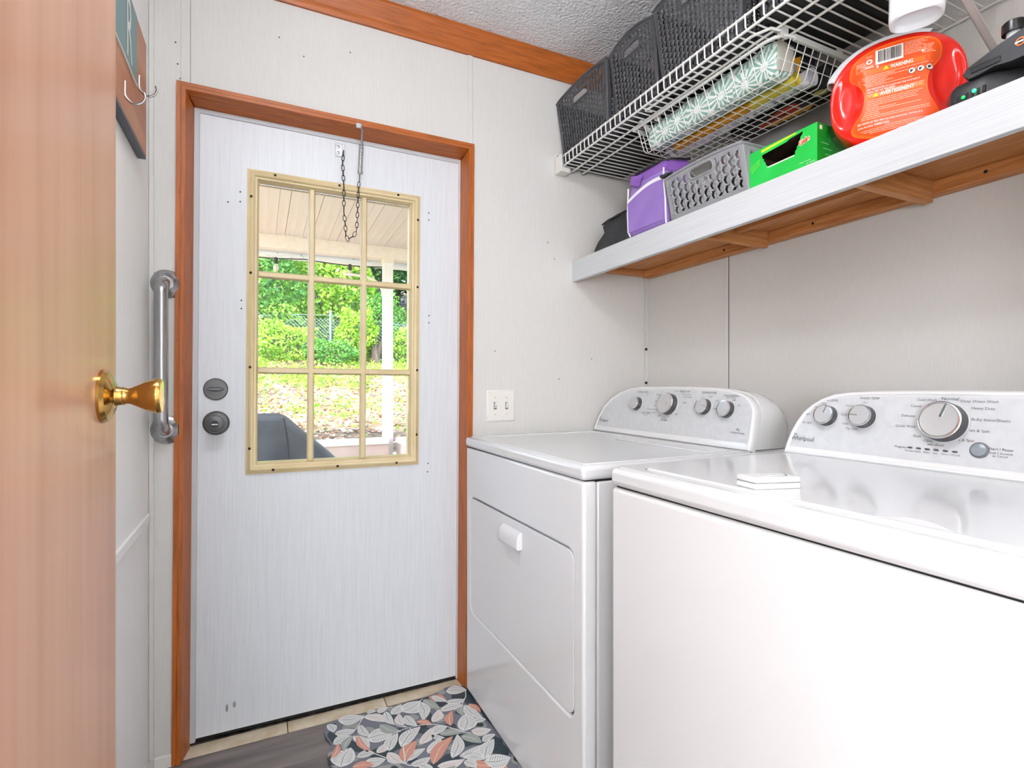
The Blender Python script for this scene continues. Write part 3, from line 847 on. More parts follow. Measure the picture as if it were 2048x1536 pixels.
# ------------------------------------------------------------------ floor mat with printed leaves
mt = thing('floor_mat', 'scalloped floor mat printed with white, coral and grey leaves in front of the dryer', 'mat', (0.42, 1.3, 0.0))
MATB = bpy.data.materials.new('mat_print')
MATB.use_nodes = True
_n, _l = MATB.node_tree.nodes, MATB.node_tree.links
_b = _n['Principled BSDF']
_b.inputs['Roughness'].default_value = 0.55
_tc = _n.new('ShaderNodeTexCoord')
_nz = _n.new('ShaderNodeTexNoise')
_nz.inputs['Scale'].default_value = 11
_nz.inputs['Detail'].default_value = 1.0
_rp = _n.new('ShaderNodeValToRGB')
_rp.color_ramp.interpolation = 'CONSTANT'
_e = _rp.color_ramp.elements
_e[0].position, _e[0].color = 0.0, srgb(50, 64, 70)
_e[1].position, _e[1].color = 0.45, srgb(112, 114, 124)
_q = _e.new(0.58)
_q.color = srgb(150, 152, 148)
_q = _e.new(0.66)
_q.color = srgb(46, 58, 64)
_l.new(_tc.outputs['Object'], _nz.inputs['Vector'])
_l.new(_nz.outputs['Fac'], _rp.inputs[0])
_l.new(_rp.outputs[0], _b.inputs['Base Color'])
edge = [(0.668, 1.770), (0.64, 1.795), (0.60, 1.796), (0.565, 1.783), (0.53, 1.771), (0.498, 1.768), (0.45, 1.772), (0.412, 1.764), (0.38, 1.776), (0.349, 1.777), (0.31, 1.766), (0.267, 1.761), (0.235, 1.773), (0.207, 1.769),
        (0.190, 1.752), (0.185, 1.729), (0.188, 1.70), (0.196, 1.670), (0.196, 1.656), (0.186, 1.637), (0.182, 1.61), (0.184, 1.574), (0.195, 1.553)]
for k in range(1, 5):
    edge += [(a, b - 0.115 * k) for a, b in ((0.196, 1.656), (0.186, 1.637), (0.182, 1.61), (0.184, 1.574), (0.195, 1.553))]
edge += [(0.21, 1.06), (0.25, 1.05), (0.33, 1.06), (0.42, 1.05), (0.52, 1.06), (0.60, 1.05), (0.668, 1.07)]
MB().prism([(a, b, 0.0035) for a, b in edge], (0, 0, 0.0045)).build('base', MATB, mt)
leaves = [('W',0.231,1.771,0.304,1.755,0.040), ('W',0.200,1.762,0.211,1.715,0.021), ('W',0.213,1.706,0.269,1.699,0.028), ('W',0.203,1.657,0.255,1.671,0.031), ('S',0.259,1.673,0.230,1.617,0.020), ('W',0.262,1.671,0.288,1.583,0.025), ('O',0.274,1.668,0.298,1.584,0.016), ('P',0.310,1.752,0.367,1.697,0.029), ('W',0.290,1.715,0.308,1.649,0.020), ('W',0.297,1.638,0.368,1.626,0.050), ('P',0.313,1.562,0.346,1.592,0.023), ('W',0.346,1.556,0.386,1.620,0.029), ('W',0.378,1.748,0.387,1.675,0.024), ('P',0.354,1.750,0.388,1.769,0.022), ('W',0.392,1.722,0.430,1.763,0.030), ('P',0.411,1.652,0.415,1.714,0.022), ('W',0.426,1.722,0.492,1.753,0.055), ('W',0.492,1.753,0.477,1.656,0.030), ('W',0.431,1.700,0.450,1.636,0.025), ('O',0.455,1.654,0.491,1.619,0.020), ('S',0.346,1.688,0.396,1.629,0.027), ('W',0.382,1.557,0.454,1.619,0.036), ('P',0.436,1.544,0.484,1.599,0.028), ('O',0.374,1.492,0.426,1.560,0.032), ('P',0.342,1.552,0.373,1.493,0.027), ('W',0.384,1.493,0.441,1.520,0.024), ('W',0.388,1.472,0.444,1.479,0.024), ('W',0.210,1.549,0.246,1.614,0.054), ('O',0.190,1.594,0.214,1.650,0.016), ('W',0.257,1.573,0.304,1.566,0.024), ('W',0.274,1.540,0.327,1.527,0.030), ('O',0.239,1.536,0.291,1.517,0.023), ('S',0.509,1.760,0.541,1.696,0.032), ('O',0.530,1.766,0.571,1.719,0.030), ('W',0.541,1.768,0.576,1.720,0.020), ('W',0.592,1.772,0.656,1.750,0.042), ('W',0.573,1.711,0.632,1.700,0.028), ('W',0.540,1.674,0.615,1.671,0.029), ('P',0.501,1.627,0.536,1.679,0.028), ('O',0.546,1.587,0.574,1.654,0.021), ('W',0.575,1.544,0.607,1.619,0.048), ('W',0.620,1.575,0.656,1.570,0.023), ('W',0.624,1.670,0.649,1.586,0.030), ('O',0.636,1.671,0.655,1.614,0.017), ('P',0.594,1.535,0.650,1.517,0.030), ('W',0.478,1.574,0.532,1.588,0.030), ('W',0.478,1.570,0.509,1.542,0.016), ('S',0.502,1.562,0.569,1.541,0.027), ('W',0.446,1.498,0.496,1.543,0.033), ('O',0.446,1.448,0.530,1.532,0.031), ('W',0.503,1.448,0.548,1.534,0.029), ('S',0.559,1.529,0.601,1.476,0.030), ('W',0.524,1.445,0.606,1.463,0.027), ('W',0.586,1.406,0.640,1.468,0.033), ('W',0.581,1.394,0.650,1.380,0.048), ('W',0.537,1.437,0.582,1.406,0.023), ('P',0.454,1.435,0.527,1.429,0.027), ('W',0.530,1.423,0.551,1.386,0.024), ('W',0.410,1.466,0.440,1.438,0.021), ('W',0.608,1.475,0.653,1.490,0.020), ('S',0.617,1.673,0.599,1.623,0.022), ('W',0.320,1.766,0.348,1.768,0.014)]
stems = [[(0.208, 1.656), (0.235, 1.662), (0.263, 1.682), (0.285, 1.712), (0.304, 1.745), (0.332, 1.760), (0.377, 1.766), (0.402, 1.762)], [(0.297, 1.579), (0.309, 1.558), (0.336, 1.525), (0.376, 1.482)], [(0.387, 1.675), (0.399, 1.654), (0.428, 1.632), (0.463, 1.63), (0.498, 1.617), (0.532, 1.591), (0.55, 1.568), (0.575, 1.538), (0.591, 1.525)],
         [(0.492, 1.753), (0.507, 1.762)], [(0.656, 1.75), (0.645, 1.715), (0.616, 1.674), (0.581, 1.657)], [(0.425, 1.633), (0.393, 1.631), (0.368, 1.623)], [(0.43, 1.625), (0.412, 1.651), (0.395, 1.683)], [(0.388, 1.556), (0.382, 1.518), (0.376, 1.482), (0.388, 1.467)], [(0.376, 1.482), (0.402, 1.509), (0.434, 1.519)], [(0.527, 1.429), (0.575, 1.446), (0.609, 1.461), (0.651, 1.485)], [(0.527, 1.429), (0.503, 1.435), (0.463, 1.431)], [(0.527, 1.429), (0.562, 1.432), (0.583, 1.407)]]
rng = random.Random(3)
for k in range(62):
    x, y, a, l = rng.uniform(0.23, 0.61), rng.uniform(1.10, 1.40), rng.uniform(0, 2 * PI), rng.uniform(0.05, 0.085)
    if y > 1.37 and x > 0.44:
        continue
    x2, y2 = x + l * math.cos(a), y + l * math.sin(a)
    if 0.21 < x2 < 0.64 and 1.08 < y2 < 1.46:
        leaves.append((rng.choice('WWWPOS'), x, y, x2, y2, rng.uniform(0.02, 0.045)))
LW = [mat('print_white', (226, 226, 223), 0.55), mat('print_coral', (206, 146, 126), 0.55), mat('print_sage', (160, 166, 158), 0.55), mat('print_ink', (96, 102, 106), 0.55)]
pr = MB()
zb = 0.0082
for n_, (k, x0, y0, x1, y1, wd) in enumerate(leaves):
    p, q = Vector((x0, y0, 0)), Vector((x1, y1, 0))
    d = q - p
    nrm = Vector((-d.y, d.x, 0)).normalized()
    wd *= 1.3
    q = p + (q - p) * 1.08
    d = q - p
    bend = 0.10 * d.length * (1 if n_ % 2 else -1)
    def pt(t, o, z):
        return p + d * t + nrm * (o + bend * math.sin(PI * t)) + Vector((0, 0, z))
    hw = lambda t: wd / 2 * math.sin(PI * t ** 0.85) ** 0.85
    ts = [i / 10 for i in range(11)]
    zz = zb + (n_ % 24) * 0.00005
    ci = {'W': 0, 'P': 0, 'O': 1, 'S': 2}[k]
    up = [pt(t, hw(t), zz) for t in ts]
    dn = [pt(t, -hw(t), zz) for t in ts[1:-1]][::-1]
    pr.add(up + dn, [tuple(range(len(up) + len(dn)))], ci)
    vi = {'W': 3, 'P': 1, 'O': 0, 'S': 0}[k]
    zv = zz + 0.00003
    pr.add([pt(0.04, 0.0007, zv), pt(0.04, -0.0007, zv), pt(0.5, -0.0008, zv), pt(0.92, 0, zv), pt(0.5, 0.0008, zv)], [(0, 1, 2, 3, 4)], vi)
    if k in 'WP':
        for t in [0.16 + 0.09 * i for i in range(8)]:
            for sg in (1, -1):
                e = min(hw(min(t + 0.12, 0.97)) * 0.8, wd * 0.4)
                if e < 0.002:
                    continue
                pr.add([pt(t, 0, zv), pt(t + 0.012, 0, zv), pt(t + 0.115, sg * e, zv), pt(t + 0.10 + 0.028, sg * e * 0.9, zv)], [(0, 1, 2, 3)], vi)
for st in stems:
    for (a, b), (c, d_) in zip(st[:-1], st[1:]):
        p, q = Vector((a, b, zb + 0.0014)), Vector((c, d_, zb + 0.0014))
        nn = (q - p).cross(Vector((0, 0, 1))).normalized() * 0.0016
        pr.add([p - nn, p + nn, q + nn, q - nn], [(0, 1, 2, 3)], 0)
pr.build('leaf_print', LW, mt, recalc=False)

# ------------------------------------------------------------------ wooden wall shelf
SHTILT = -0.0107
RAWX = wood('raw_pine_x', 0, (212, 152, 96), (176, 112, 60), rough=0.6, ns=130, coat=0)
RAWY = wood('raw_pine_y', 1, (206, 142, 84), (164, 98, 48), rough=0.6, ns=130, coat=0)
FASC = mat('white_fascia', (210, 213, 215), 0.5, col2=(200, 204, 207), scale=(1, 0.012, 1), nscale=520, detail=2, bump=0.25, bdist=0.0008)
sh = thing('wooden_shelf', 'white-fronted wooden wall shelf with raw pine framing underneath, above the washer and dryer', 'shelf', (1.29, YB, 1.56))
SE = -0.03
B('fascia', FASC, sh, 1.110, 1.128, SE, YB - 0.001, 1.479, 1.560, bevel=0.0015)
B('board', RAWY, sh, 1.128, XR - 0.001, SE, YB - 0.001, 1.545, 1.559)
B('rear_ledger', RAWY, sh, 1.430, XR - 0.001, SE, YB - 0.036, 1.514, 1.545, bevel=0.002)
B('end_ledger', RAWX, sh, 1.128, XR - 0.001, YB - 0.036, YB - 0.001, 1.526, 1.545, bevel=0.002)
B('cross_brace', RAWX, sh, 1.128, 1.430, 1.148, 1.163, 1.497, 1.545, bevel=0.001)
B('cross_brace', RAWX, sh, 1.128, 1.430, 0.700, 0.721, 1.494, 1.545, bevel=0.001)
B('cross_brace', RAWX, sh, 1.128, 1.430, 0.250, 0.270, 1.494, 1.545, bevel=0.001)
B('cleat', RAWY, sh, 1.285, 1.310, 0.725, 1.145, 1.526, 1.545, bevel=0.001)
for y in (1.32, 1.0, 0.6):
    MB().lathe([(0.004, 0), (0.003, 0.002), (0.0005, 0.0025)], (1.430, y, 1.530), (-1, 0, 0), n=8).build('nail_head', DARK, sh)
sh.rotation_euler = (SHTILT, 0, 0)
def ztop(y):
    return 1.5605 + 0.0107 * (YB - y)

# ------------------------------------------------------------------ white wire shelf
WTILT = -0.0135
WIRE = mat('white_wire', (228, 228, 224), 0.4)
ws = thing('wire_shelf', 'long white coated wire shelf carrying the dark woven bins under the ceiling', 'shelf', (1.26, YB, 1.91))
ZD, XW = 1.905, 1.045
MB().tube([(XW, SE, ZD), (XW, YB - 0.03, ZD)], 0.0034, 8).build('front_rod', WIRE, ws, smooth=True)
MB().tube([(XW - 0.002, SE, ZD + 0.036), (XW - 0.002, YB - 0.03, ZD + 0.036)], 0.0034, 8).build('lip_rod', WIRE, ws, smooth=True)
for x in (1.097, 1.146):
    MB().tube([(x, SE, ZD - 0.005), (x, YB - 0.02, ZD - 0.005)], 0.0032, 8).build('deck_rod', WIRE, ws, smooth=True)
MB().tube([(XR - 0.010, SE, ZD - 0.005), (XR - 0.010, YB - 0.01, ZD - 0.005)], 0.0032, 8).build('rear_rod', WIRE, ws, smooth=True)
wy = YB - 0.040
w0 = MB().tube([(XR - 0.004, wy, ZD), (1.2, wy, ZD), (XW + 0.003, wy, ZD + 0.001), (XW - 0.0035, wy, ZD + 0.006), (XW - 0.005, wy, ZD + 0.038)], 0.0021, 6).build('wire', WIRE, ws, smooth=True)
base = WL[w0].copy()
k = 1
while wy - k * 0.0254 > SE:
    share(w0, 'wire', ws, base - Vector((0, k * 0.0254, 0)))
    k += 1
# end bracket on the back wall
br = MB().box(XW - 0.012, XW + 0.030, YB - 0.045, YB - 0.002, ZD - 0.022, ZD - 0.004)
br.box(XW - 0.014, XW - 0.009, YB - 0.05, YB - 0.001, ZD - 0.022, ZD + 0.042)
br.box(XW - 0.014, XW + 0.008, YB - 0.006, YB - 0.001, ZD - 0.010, ZD + 0.058)
br.build('wall_bracket', PLASTW, ws, bevel=0.002)
MB().lathe([(0.004, 0), (0.003, 0.002), (0.0004, 0.003)], (XW - 0.004, YB - 0.006, ZD + 0.050), (0, -1, 0), n=10).build('screw', STEEL, ws)
for y in (0.55, 1.335):
    p = [Vector((1.085, y, ZD - 0.004)), Vector((XR - 0.002, y, ZD - 0.246))]
    d = (p[1] - p[0]).normalized()
    nn = Vector((0, 1, 0)).cross(d).normalized()
    m = MB()
    m.prism([p[0] - nn * 0.002 + Vector((0, -0.007, 0)), p[0] - nn * 0.002 + Vector((0, 0.007, 0)), p[0] + nn * 0.002 + Vector((0, 0.007, 0)), p[0] + nn * 0.002 + Vector((0, -0.007, 0))], p[1] - p[0])
    m.prism([p[0] + Vector((0, 0.005, 0)) - nn * 0.008, p[0] + Vector((0, 0.007, 0)) - nn * 0.008, p[0] + Vector((0, 0.007, 0)) + nn * 0.002, p[0] + Vector((0, 0.005, 0)) + nn * 0.002], p[1] - p[0])
    m.build('brace', mat('brace_white', (206, 208, 204), 0.45), ws)
ws.rotation_euler = (WTILT, 0, 0)
def zdeck(y):
    return ZD + 0.0135 * (YB - y)

# ------------------------------------------------------------------ woven plastic bins
def woven(fn, wid, hgt, cell, solid_margin=0.012, slot=None, res=7, curve=0.0, rowcell=None):
    """woven-look moulded wall: fn(a, b, out) maps wall metres to a point; crescent holes between raised strands"""
    nc = max(3, round(wid / cell))
    nr = max(3, round(hgt / (rowcell or cell)))
    na, nb = nc * res, nr * res
    m = MB()
    idx = {}
    def hb(j, i):
        return hgt * j / nb * (1 + (curve / hgt) * (1 - (2 * i / na - 1) ** 2))
    def pat(a, b):
        ca, cb = a / wid * nc, b / hgt * nr
        if int(ca) % 2:
            cb += 0.5
        p, q = ca % 1, cb % 1
        d1 = math.hypot((p - 0.45) / 0.42, (q - 0.46) / 0.50)
        d2 = math.hypot((p - 0.72) / 0.36, (q - 0.32) / 0.44)
        hole = d1 < 1 and d2 > 1 and q < 0.86
        ridge = 0.0028 * max(0, 1 - abs(d2 - 0.75) / 0.5) + 0.0012 * math.cos(2 * PI * p)
        return hole, ridge
    def inslot(a, b, g=0.0):
        if not slot:
            return False
        cx, cz, hw, hr = slot
        x = max(abs(a - cx) - (hw - hr), 0)
        return math.hypot(x, b - cz) < hr + g
    def vert(i, j):
        if (i, j) not in idx:
            a, b = wid * i / na, hgt * j / nb
            edge = min(a, wid - a, b, hgt - b)
            hole, rd = pat(a, b)
            if edge < solid_margin or inslot(a, b, 0.009):
                rd = 0.0006
            idx[(i, j)] = len(m.v)
            m.v.append(tuple(fn(a, hb(j, i), rd)))
        return idx[(i, j)]
    for i in range(na):
        for j in range(nb):
            a, b = wid * (i + 0.5) / na, hgt * (j + 0.5) / nb
            if inslot(a, b):
                continue
            edge = min(a, wid - a, b, hgt - b)
            hole, _ = pat(a, b)
            if hole and edge > solid_margin and not inslot(a, b, 0.008):
                continue
            m.f.append((vert(i, j), vert(i + 1, j), vert(i + 1, j + 1), vert(i, j + 1)))
            m.m.append(0)
    return m

def bin_(name, label, cat, group, material, xf0, xf1, xb, y0, y1, zb, h, flare, cell, slotw, res=7, curve=0.012, side_holes=True):
    """open bin: xf0 front x at the foot, xf1 at the rim; y0<y1 at the rim, flare drawn in at the foot"""
    t = thing(name, label, cat, ((xf0 + xb) / 2, (y0 + y1) / 2, zb), group)
    W_ = y1 - y0
    yc = (y0 + y1) / 2
    def k(b):
        return 1 - flare / W_ * (1 - b / h)
    def front(a, b, o):
        # a runs from the far (large y) side towards the viewer's right
        return Vector((xf0 + (xf1 - xf0) * b / h - o, yc + (W_ / 2 - a) * k(b), zb + 0.002 + b))
    def back(a, b, o):
        return Vector((xb - 0.0 + (xf0 - xf1) * 0.6 * b / h + o, yc + (W_ / 2 - a) * k(b), zb + 0.002 + b))
    def side(sg):
        def f(a, b, o):
            xa, xc = xf0 + (xf1 - xf0) * b / h, xb + (xf0 - xf1) * 0.6 * b / h
            return Vector((xa + (xc - xa) * a / (xb - xf0), yc + sg * (W_ / 2 * k(b) + o), zb + 0.002 + b))
        return f
    slot = (W_ / 2, h * 0.80, slotw / 2, 0.0135)
    woven(front, W_, h, cell, slot=slot, res=res, curve=curve).build('front_wall', material, t, smooth=True, solid=0.0022, angle=80, recalc=False)
    ring = []
    cx, cz, hw, hr = slot
    for i in range(24):
        an = 2 * PI * i / 24
        px_ = cx + math.copysign(hw - hr, math.cos(an)) + hr * math.cos(an)
        pz_ = cz + hr * math.sin(an)
        cf = 1 + (curve / h) * (1 - (2 * px_ / W_ - 1) ** 2)
        ring.append(front(px_, pz_ * cf, 0.001))
    MB().tube(ring, 0.0034, 8, closed=True).build('handle_rim', material, t, smooth=True)
    woven(side(-1), xb - xf0, h, cell * 1.02, res=4 if side_holes else 2).build('side_wall', material, t, smooth=True, solid=0.0022, angle=80, recalc=False)
    woven(side(1), xb - xf0, h, cell * 1.5, res=4).build('side_wall', material, t, smooth=True, solid=0.0022, angle=80, recalc=False)
    woven(back, W_, h, cell * 1.5, res=4).build('back_wall', material, t, smooth=True, solid=0.0022, angle=80, recalc=False)
    m = MB()
    f0 = W_ - flare
    m.prism([(xf0, yc - f0 / 2, zb), (xb, yc - f0 / 2, zb), (xb, yc + f0 / 2, zb), (xf0, yc + f0 / 2, zb)], (0, 0, 0.004))
    m.build('base', BIN_SHADED if material is BIN else material, t, bevel=0.001)
    rim = []
    N = 16
    for i in range(N + 1):
        a = W_ * i / N
        rim.append(front(a, h + curve * (1 - (2 * i / N - 1) ** 2), 0.001))
    rim += [side(-1)((xb - xf0) * q, h, 0.001) for q in (0.3, 0.7, 1.0)]
    rim += [back(W_ * (1 - i / N), h, 0.001) for i in range(1, N + 1)]
    rim += [side(1)((xb - xf0) * q, h, 0.001) for q in (0.7, 0.3)]
    MB().tube(rim, 0.0042, 8, closed=True).build('rim', material, t, smooth=True)
    return t

BIN = mat('charcoal_plastic', (66, 67, 71), 0.4)
BIN_SHADED = mat('charcoal_shaded_base', (30, 30, 32), 0.6)  # same plastic, darkened to put the shade under the bins into the colour
GREYP = mat('grey_plastic', (140, 141, 144), 0.45)
G = 'dark woven bins on the wire shelf'
bin_('storage_bin', 'charcoal woven plastic bin at the wall end of the wire shelf, beside the crown trim', 'bin', G, BIN, 1.060, 1.036, 1.33, 1.448, 1.768, zdeck(1.60) + 0.003, 0.240, 0.045, 0.0165, 0.105, res=8)
bin_('storage_bin', 'charcoal woven plastic bin between two others, second from the wall end of the wire shelf', 'bin', G, BIN, 1.072, 1.046, 1.33, 1.224, 1.442, zdeck(1.32) + 0.003, 0.240, 0.02, 0.0165, 0.085, res=8, curve=0.02)
bin_('storage_bin', 'charcoal woven bin standing forward, third from the wall, above the hanging basket', 'bin', G, BIN, 1.060, 1.036, 1.33, 0.905, 1.2165, zdeck(1.06) + 0.003, 0.240, 0.04, 0.0165, 0.105, res=8)
bin_('storage_bin', 'charcoal woven plastic bin of which only a lower corner shows beyond the other bins', 'bin', G, BIN, 1.060, 1.036, 1.33, 0.57, 0.885, zdeck(0.73) + 0.003, 0.240, 0.04, 0.0165, 0.105, res=8)
bin_('storage_basket', 'light grey woven plastic basket with a handle slot on the wooden shelf', 'basket', None, GREYP, 1.124, 1.098, 1.33, 0.958, 1.236, ztop(1.1) + 0.0012, 0.118, 0.0, 0.0225, 0.088, res=9, curve=0.006)

# ------------------------------------------------------------------ hanging wire basket under the wire shelf
hb = thing('hanging_basket', 'white wire basket slung under the wire shelf, filled with rolls and boxes', 'basket', (1.24, 1.12, 1.90))
hx0, hx1, hy0, hy1, hz1, hz0 = 1.092, 1.385, 0.842, 1.376, 1.895, 1.822
def flat(pts, name):
    return MB().tube(pts, 0.0045, 6).build(name, mat('brace_white', (206, 208, 204), 0.45), hb, smooth=True)
rimp = [(hx0, hy1, hz1)]
rimp += [(hx0, hy0 + 0.045, hz1), (hx0 + 0.006, hy0 + 0.02, hz1), (hx0 + 0.022, hy0 + 0.004, hz1), (hx0 + 0.05, hy0, hz1)]
rimp += [(hx1, hy0, hz1), (hx1, hy1, hz1)]
MB().tube(rimp, 0.0045, 8, closed=True).build('rim', mat('brace_white', (206, 208, 204), 0.45), hb, smooth=True)
run = [(hx0 - 0.022, hy1 - 0.085, hz1 + 0.020), (hx0 - 0.020, hy0 + 0.06, hz1 + 0.020), (hx0 - 0.008, hy0 + 0.02, hz1 + 0.018), (hx0 + 0.02, hy0 + 0.008, hz1 + 0.012)]
MB().tube([(hx0 - 0.004, hy1 - 0.095, hz1 + 0.018)] + run, 0.0036, 8).build('runner', WIRE, hb, smooth=True)
B('side_bar', mat('brace_white', (206, 208, 204), 0.45), hb, hx0 + 0.045, hx1, hy0 - 0.004, hy0 + 0.004, hz1 - 0.007, hz1 + 0.007, bevel=0.001)
B('side_bar', mat('brace_white', (206, 208, 204), 0.45), hb, hx0 + 0.02, hx1, hy1 - 0.004, hy1 + 0.004, hz1 - 0.007, hz1 + 0.007, bevel=0.001)
def clip(x, y):
    m = MB()
    m.prism([(x, y - 0.0015, hz1 - 0.006), (x + 0.022, y - 0.0015, hz1 - 0.006), (x + 0.026, y - 0.0015, hz1 + 0.016), (x + 0.022, y - 0.0015, ZD + 0.018), (x + 0.002, y - 0.0015, ZD + 0.012)], (0, 0.003, 0))
    m.box(x + 0.006, x + 0.026, y - 0.001, y + 0.014, ZD - 0.002, ZD + 0.008)
    m.build('hanger_clip', mat('brace_white', (206, 208, 204), 0.45), hb, bevel=0.0008)
for (x, y) in ((hx0 + 0.008, hy0 + 0.006), (hx0 + 0.21, hy0 + 0.006), (hx0 + 0.008, hy1 - 0.09), (hx0 + 0.20, hy1 - 0.02)):
    clip(x, y)
TH = 0.0012
cols = 16
for i in range(cols):
    y = hy0 + 0.055 + (hy1 - hy0 - 0.075) * i / (cols - 1)
    MB().tube([(hx0, y, hz1), (hx0 + 0.026, y, hz0 + 0.006), (hx0 + 0.032, y, hz0), (hx1 - 0.032, y, hz0), (hx1 - 0.026, y, hz0 + 0.006), (hx1, y, hz1)], TH, 5).build('cross_wire', WIRE, hb, smooth=True)
rowsn = 9
for i in range(rowsn):
    x = hx0 + 0.036 + (hx1 - hx0 - 0.072) * i / (rowsn - 1)
    MB().tube([(x, hy0, hz1), (x, hy0 + 0.024, hz0 + 0.006), (x, hy0 + 0.030, hz0 - 0.002), (x, hy1 - 0.030, hz0 - 0.002), (x, hy1 - 0.024, hz0 + 0.006), (x, hy1, hz1)], TH, 5).build('long_wire', WIRE, hb, smooth=True)
for q in (0.36, 0.70):
    z = hz0 + (hz1 - hz0) * q
    o = 0.026 * (1 - q)
    MB().tube([(hx0 + o, hy1 - o, z), (hx0 + o, hy0 + o, z), (hx1 - o, hy0 + o, z), (hx1 - o, hy1 - o, z)] if q < 0.5 else [(hx0 + o + 0.03, hy0 + o, z), (hx1 - o, hy0 + o, z)], TH, 5).build('band_wire', WIRE, hb, smooth=True)

# contents of the hanging basket
def flower_mat():
    m = bpy.data.materials.new('starburst_print')
    m.use_nodes = True
    N, L = m.node_tree.nodes, m.node_tree.links
    b = N['Principled BSDF']
    b.inputs['Roughness'].default_value = 0.35
    tc = N.new('ShaderNodeTexCoord')
    sp = N.new('ShaderNodeSeparateXYZ')
    L.new(tc.outputs['Object'], sp.inputs[0])
    ad = N.new('ShaderNodeMath')
    ad.operation = 'SUBTRACT'
    L.new(sp.outputs['Z'], ad.inputs[0])
    L.new(sp.outputs['X'], ad.inputs[1])
    cb = N.new('ShaderNodeCombineXYZ')
    L.new(sp.outputs['Y'], cb.inputs[0])
    L.new(ad.outputs[0], cb.inputs[1])
    vo = N.new('ShaderNodeTexVoronoi')
    vo.voronoi_dimensions = '2D'
    vo.inputs['Scale'].default_value = 13.5
    vo.inputs['Randomness'].default_value = 0.35
    L.new(cb.outputs[0], vo.inputs['Vector'])
    df = N.new('ShaderNodeVectorMath')
    df.operation = 'SUBTRACT'
    L.new(cb.outputs[0], df.inputs[0])
    L.new(vo.outputs['Position'], df.inputs[1])
    s2 = N.new('ShaderNodeSeparateXYZ')
    L.new(df.outputs[0], s2.inputs[0])
    at = N.new('ShaderNodeMath')
    at.operation = 'ARCTAN2'
    L.new(s2.outputs['Y'], at.inputs[0])
    L.new(s2.outputs['X'], at.inputs[1])
    mu = N.new('ShaderNodeMath')
    mu.operation = 'MULTIPLY'
    mu.inputs[1].default_value = 13
    L.new(at.outputs[0], mu.inputs[0])
    si = N.new('ShaderNodeMath')
    si.operation = 'SINE'
    L.new(mu.outputs[0], si.inputs[0])
    g1 = N.new('ShaderNodeMath')
    g1.operation = 'GREATER_THAN'
    g1.inputs[1].default_value = -0.1
    L.new(si.outputs[0], g1.inputs[0])
    g2 = N.new('ShaderNodeMath')
    g2.operation = 'GREATER_THAN'
    g2.inputs[1].default_value = 0.16
    L.new(vo.outputs['Distance'], g2.inputs[0])
    g3 = N.new('ShaderNodeMath')
    g3.operation = 'LESS_THAN'
    g3.inputs[1].default_value = 0.60
    L.new(vo.outputs['Distance'], g3.inputs[0])
    m1 = N.new('ShaderNodeMath')
    m1.operation = 'MULTIPLY'
    L.new(g1.outputs[0], m1.inputs[0])
    L.new(g2.outputs[0], m1.inputs[1])
    m2 = N.new('ShaderNodeMath')
    m2.operation = 'MULTIPLY'
    L.new(m1.outputs[0], m2.inputs[0])
    L.new(g3.outputs[0], m2.inputs[1])
    mx = N.new('ShaderNodeMix')
    mx.data_type = 'RGBA'
    mx.inputs['A'].default_value = srgb(232, 238, 234)
    mx.inputs['B'].default_value = srgb(136, 176, 162)
    L.new(m2.outputs[0], mx.inputs[0])
    L.new(mx.outputs['Result'], b.inputs['Base Color'])
    return m
fr_ = thing('fabric_roll', 'white roll printed with green starbursts along the front of the hanging basket', 'roll', (1.16, 1.11, 1.826))
rings = []
for t in [0, 0.01, 0.04, 0.2, 0.35, 0.5, 0.65, 0.8, 0.93, 0.985, 1.0]:
    y = 1.336 + (0.880 - 1.336) * t
    kk = 0.9 if t in (0, 1.0) else 1.0
    hgt = 0.036 + 0.010 * t
    wob = 0.003 * math.sin(t * 23)
    rings.append([(1.152 + 0.004 * t + a * kk, y, hz0 + 0.004 + hgt + wob + b * kk) for a, b in sellipse(0, 0, 0.034, hgt + wob, 3.2, 28)])
MB().loft(rings, cap=True).build('wrapped_body', flower_mat(), fr_, smooth=True, angle=50)
MB().prism([(1.126, 0.8795, 1.835), (1.182, 0.8795, 1.842), (1.186, 0.8795, 1.905), (1.13, 0.8795, 1.912)], (0, -0.0015, 0)).build('end_flap', mat('flap_beige', (206, 204, 190), 0.5), fr_)
YEL = mat('yellow_plastic', (236, 214, 84), 0.4)
ORA = mat('amber_plastic', (232, 160, 28), 0.35)
ty = thing('paper_tube', 'yellow cardboard tube lying beside the starburst roll in the hanging basket', 'tube', (1.205, 1.1, 1.825))
MB().lathe([(0.0155, 0), (0.0155, 0.13), (0.0085, 0.13), (0.0085, 0.0)], (1.2095, 0.888, 1.8395), (0, 1, 0), n=24, cap=False).build('tube_end', YEL, ty, smooth=True, angle=40)
MB().lathe([(0.0145, 0.13), (0.0145, 0.30), (0.0135, 0.42)], (1.2095, 0.888, 1.8395), (0, 1, 0), n=20).build('tube_body', ORA, ty, smooth=True, angle=40)
tw = thing('paper_roll', 'open-ended white printed roll lying behind the yellow tube in the hanging basket', 'roll', (1.25, 1.1, 1.825))
WP = mat('white_printed_paper', (232, 231, 236), 0.4, col2=(190, 190, 204), scale=(1, 1, 1), nscale=26, lo=0.52, hi=0.62)
rr = sellipse(0, 0, 0.0205, 0.0215, 2.4, 30)
ri = sellipse(0, 0, 0.0188, 0.0198, 2.4, 30)
MB().loft([[(1.2480 + a, y, 1.8462 + b) for a, b in c] for y, c in ((1.14, ri), (0.872, ri), (0.872, rr), (1.33, rr))], cap=True).build('sheet', WP, tw, smooth=True, angle=40)
for k in range(9):
    B('print_line', mat('print_grey', (120, 122, 136), 0.6), tw, 1.236, 1.252, 0.90 + k * 0.022, 0.908 + k * 0.022, 1.8238, 1.8249)
